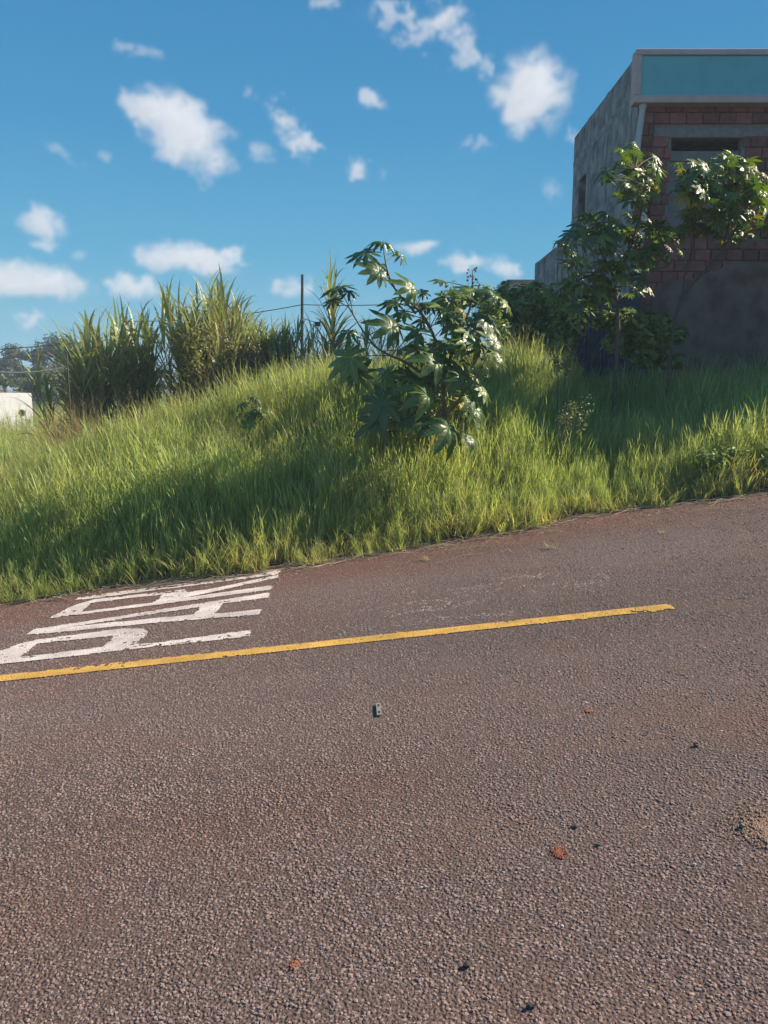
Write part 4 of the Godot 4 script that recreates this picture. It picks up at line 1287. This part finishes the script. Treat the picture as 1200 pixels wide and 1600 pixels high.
		for k in arr[Mesh.ARRAY_VERTEX].size():
			var p: Vector3 = arr[Mesh.ARRAY_VERTEX][k]
			arr[Mesh.ARRAY_VERTEX][k] = p * (1.0 + 0.8 * fine.get_noise_3d(p.x * 24.0 + i * 40.0, p.y * 24.0, p.z * 24.0))
		for k in arr[Mesh.ARRAY_INDEX]:
			b.ix.append(b.vert(arr[Mesh.ARRAY_VERTEX][k], Color(q[4], q[4] * 0.93, q[4] * 0.88)))
		o = thing("loose_stone", q[0], "stone", W(g.x, road_y(g.x, g.y) + q[3] * 0.4, g.y), "loose stones on the road")
		part("stone", b.done(), M.stem, o, Transform3D(Basis.from_euler(Vector3(rr(0, 3), rr(0, 3), 0)).scaled(Vector3(1.0, 0.62, 0.8) * q[3] * 0.7), Vector3.ZERO))
		i += 1
	# earth and sand spots, low crumbly heaps
	for q in [["bright orange-red dirt spot on the asphalt", 872, 1333, 0.026, 0.035, Color(0.27, 0.105, 0.07), 220], ["faint orange dirt spot farther up the road", 921, 1112, 0.026, 0.022, Color(0.30, 0.13, 0.07), 160], ["sandy tan patch of grit at the road's uphill side", 1205, 1300, 0.13, 0.16, Color(0.34, 0.23, 0.165), 1100], ["orange crumbs of earth low on the left asphalt", 460, 1510, 0.02, 0.02, Color(0.3, 0.13, 0.08), 60]]:
		g = on_road(q[1], q[2])
		o = thing("dirt_spot", q[0], "dirt", W(g.x, road_y(g.x, g.y), g.y))
		b = MB.new()
		for k in q[6]:
			var a := rr(0, TAU)
			var r := absf(rng.randfn(0.0, 0.5))
			var x: float = cos(a) * r * q[3]
			var z: float = sin(a) * r * q[4]
			var s := rr(0.002, 0.005)
			var p := Vector3(x, road_y(g.x + x, g.y - z) - road_y(g.x, g.y) + 0.006, z)
			var c: Color = q[5] * rr(0.75, 1.2)
			var top := b.vert(p + Vector3(0, s * 0.6, 0), c)
			for e in 5:
				b.vert(p + Vector3(cos(TAU * e / 5.0) * s, -s * 0.6, sin(TAU * e / 5.0) * s), c)
			for e in 5: b.tri(top, top + 1 + (e + 1) % 5, top + 1 + e)
		part("crumbs", b.done(), M.dust, o)
	# clods of earth and dead leaf scraps along the foot of the bank
	b = MB.new()
	var top0 := b.vert(Vector3(0.1, 0.6, 0), Color.WHITE)
	for e in 6: b.vert(Vector3(cos(TAU * e / 6.0) * rr(0.8, 1.2), -0.4, sin(TAU * e / 6.0) * rr(0.8, 1.2)), Color.WHITE)
	for e in 6: b.tri(top0, 1 + (e + 1) % 6, 1 + e)
	var rows := []
	var cols := PackedColorArray()
	for k in 9000:
		var x := rr(-6.0, 6.0)
		var off := -absf(rng.randfn(0.0, 0.22)) * (1.0 + 1.2 * smoothstep(-0.5, 1.5, x)) + 0.18
		var d := curve(EDGE, x) + off
		var r := rr(0.003, 0.011) * (1.4 if rng.randf() < 0.06 else 1.0)
		rows.append(Transform3D(Basis.from_euler(Vector3(rr(-0.6, 0.6), rr(0, TAU), rr(-0.6, 0.6))).scaled(Vector3(r * rr(0.7, 1.6), r * rr(0.5, 1.0), r)), W(x, maxf(road_y(x, d), ground(x, d)) + 0.002, d)))
		cols.append(Color(0.21, 0.115, 0.08).lerp([Color(0.33, 0.26, 0.17), Color(0.1, 0.07, 0.055), Color(0.25, 0.12, 0.08)][k % 3], rng.randf()))
	many("soil_clods", b.done(), M.grit, get_node("ground"), rows, cols)
	# dry runners and tufts of straw along the edge
	for q in [["small yellow straw tuft on the dirt below the bank", 665, 876, 26, 0.13], ["thin straw wisp with long runners on the dirt", 862, 858, 22, 0.14], ["tiny straw wisp highest up the dirt apron", 1030, 833, 14, 0.08]]:
		g = on_road(q[1], q[2])
		o = thing("straw_tuft", q[0], "straw", W(g.x, road_y(g.x, g.y), g.y))
		b = MB.new()
		for k in q[3]:
			var p := Vector3(rr(-0.05, 0.05), 0.002, rr(-0.03, 0.03))
			blade(b, p, rr(0, TAU), rr(0.4, 1.0) * q[4], rr(0.7, 1.35), rr(0.1, 0.5), rr(0.003, 0.006), Color(0.5, 0.4, 0.2).lerp(Color(0.36, 0.38, 0.12), rng.randf()), 4)
		part("straws", b.done(), M.cane, o)
	b = MB.new()
	for k in 420:
		var x := rr(-3.6, 4.2)
		var d := curve(EDGE, x) + rr(-0.22, 0.12)
		if rng.randf() < 0.2 and x > 0.6: d -= rr(0.0, 0.7)
		var az := rr(-0.5, 0.5) + (PI if rng.randf() < 0.5 else 0.0)
		var len := rr(0.08, 0.45)
		var pts := []
		var rad := []
		for e in 5:
			var t := e / 4.0
			var xx := x + cos(az) * len * t + 0.03 * sin(t * 5.0 + k)
			var dd := d + sin(az) * len * t + 0.03 * sin(t * 4.0 + k * 2.0)
			pts.append(W(xx, maxf(road_y(xx, dd), ground(xx, dd)) + 0.008 + 0.03 * sin(PI * t) * rng.randf(), dd))
			rad.append(rr(0.0014, 0.003))
		b.tube(pts, rad, Color(0.46, 0.36, 0.24) * rr(0.6, 1.2), 4)
	var lit := part("straw_litter", b.done(), M.stem, self)
	tag(lit, "dead grass runners scattered along the edge of the asphalt", "straw", "", "stuff")

# ---------------------------------------------------------------- scene
func _ready() -> void:
	rng.seed = 20240
	fine.seed = 3
	fine.frequency = 0.05
	broad.seed = 8
	broad.frequency = 0.09
	broad.fractal_octaves = 4
	var cam := Camera3D.new()
	cam.name = "camera"
	cam.position = Vector3(0, EYE, 0)
	cam.rotation_degrees = Vector3(-PITCH, 0, 0)
	cam.fov = rad_to_deg(2.0 * atan(800.0 / FOCAL))
	cam.far = 2000.0
	cam.current = true
	add_child(cam)
	var env := Environment.new()
	env.background_mode = Environment.BG_SKY
	env.sky = make_sky()
	env.tonemap_mode = Environment.TONE_MAPPER_LINEAR
	env.tonemap_exposure = 1.8
	env.background_energy_multiplier = 0.6
	env.fog_enabled = true
	env.fog_density = 0.002
	env.fog_light_color = Color(0.86, 0.92, 1.0)
	env.sdfgi_enabled = true
	env.ssao_enabled = true
	env.ssil_enabled = true
	var we := WorldEnvironment.new()
	we.name = "world"
	we.environment = env
	add_child(we)
	var sun := DirectionalLight3D.new()
	sun.name = "sun"
	sun.light_energy = 1.6
	sun.light_color = Color(1.0, 0.95, 0.86)
	sun.light_angular_distance = 0.5
	sun.shadow_enabled = true
	add_child(sun)
	# shadows fall to the left and towards the camera
	sun.look_at_from_position(Vector3.ZERO, Vector3(-1.3, -1.0, 0.42))
	make_materials()
	make_markings()
	make_ground()
	make_building()
	make_sign()
	make_grass()
	make_castors()
	make_canes()
	make_bushes()
	make_small_things()
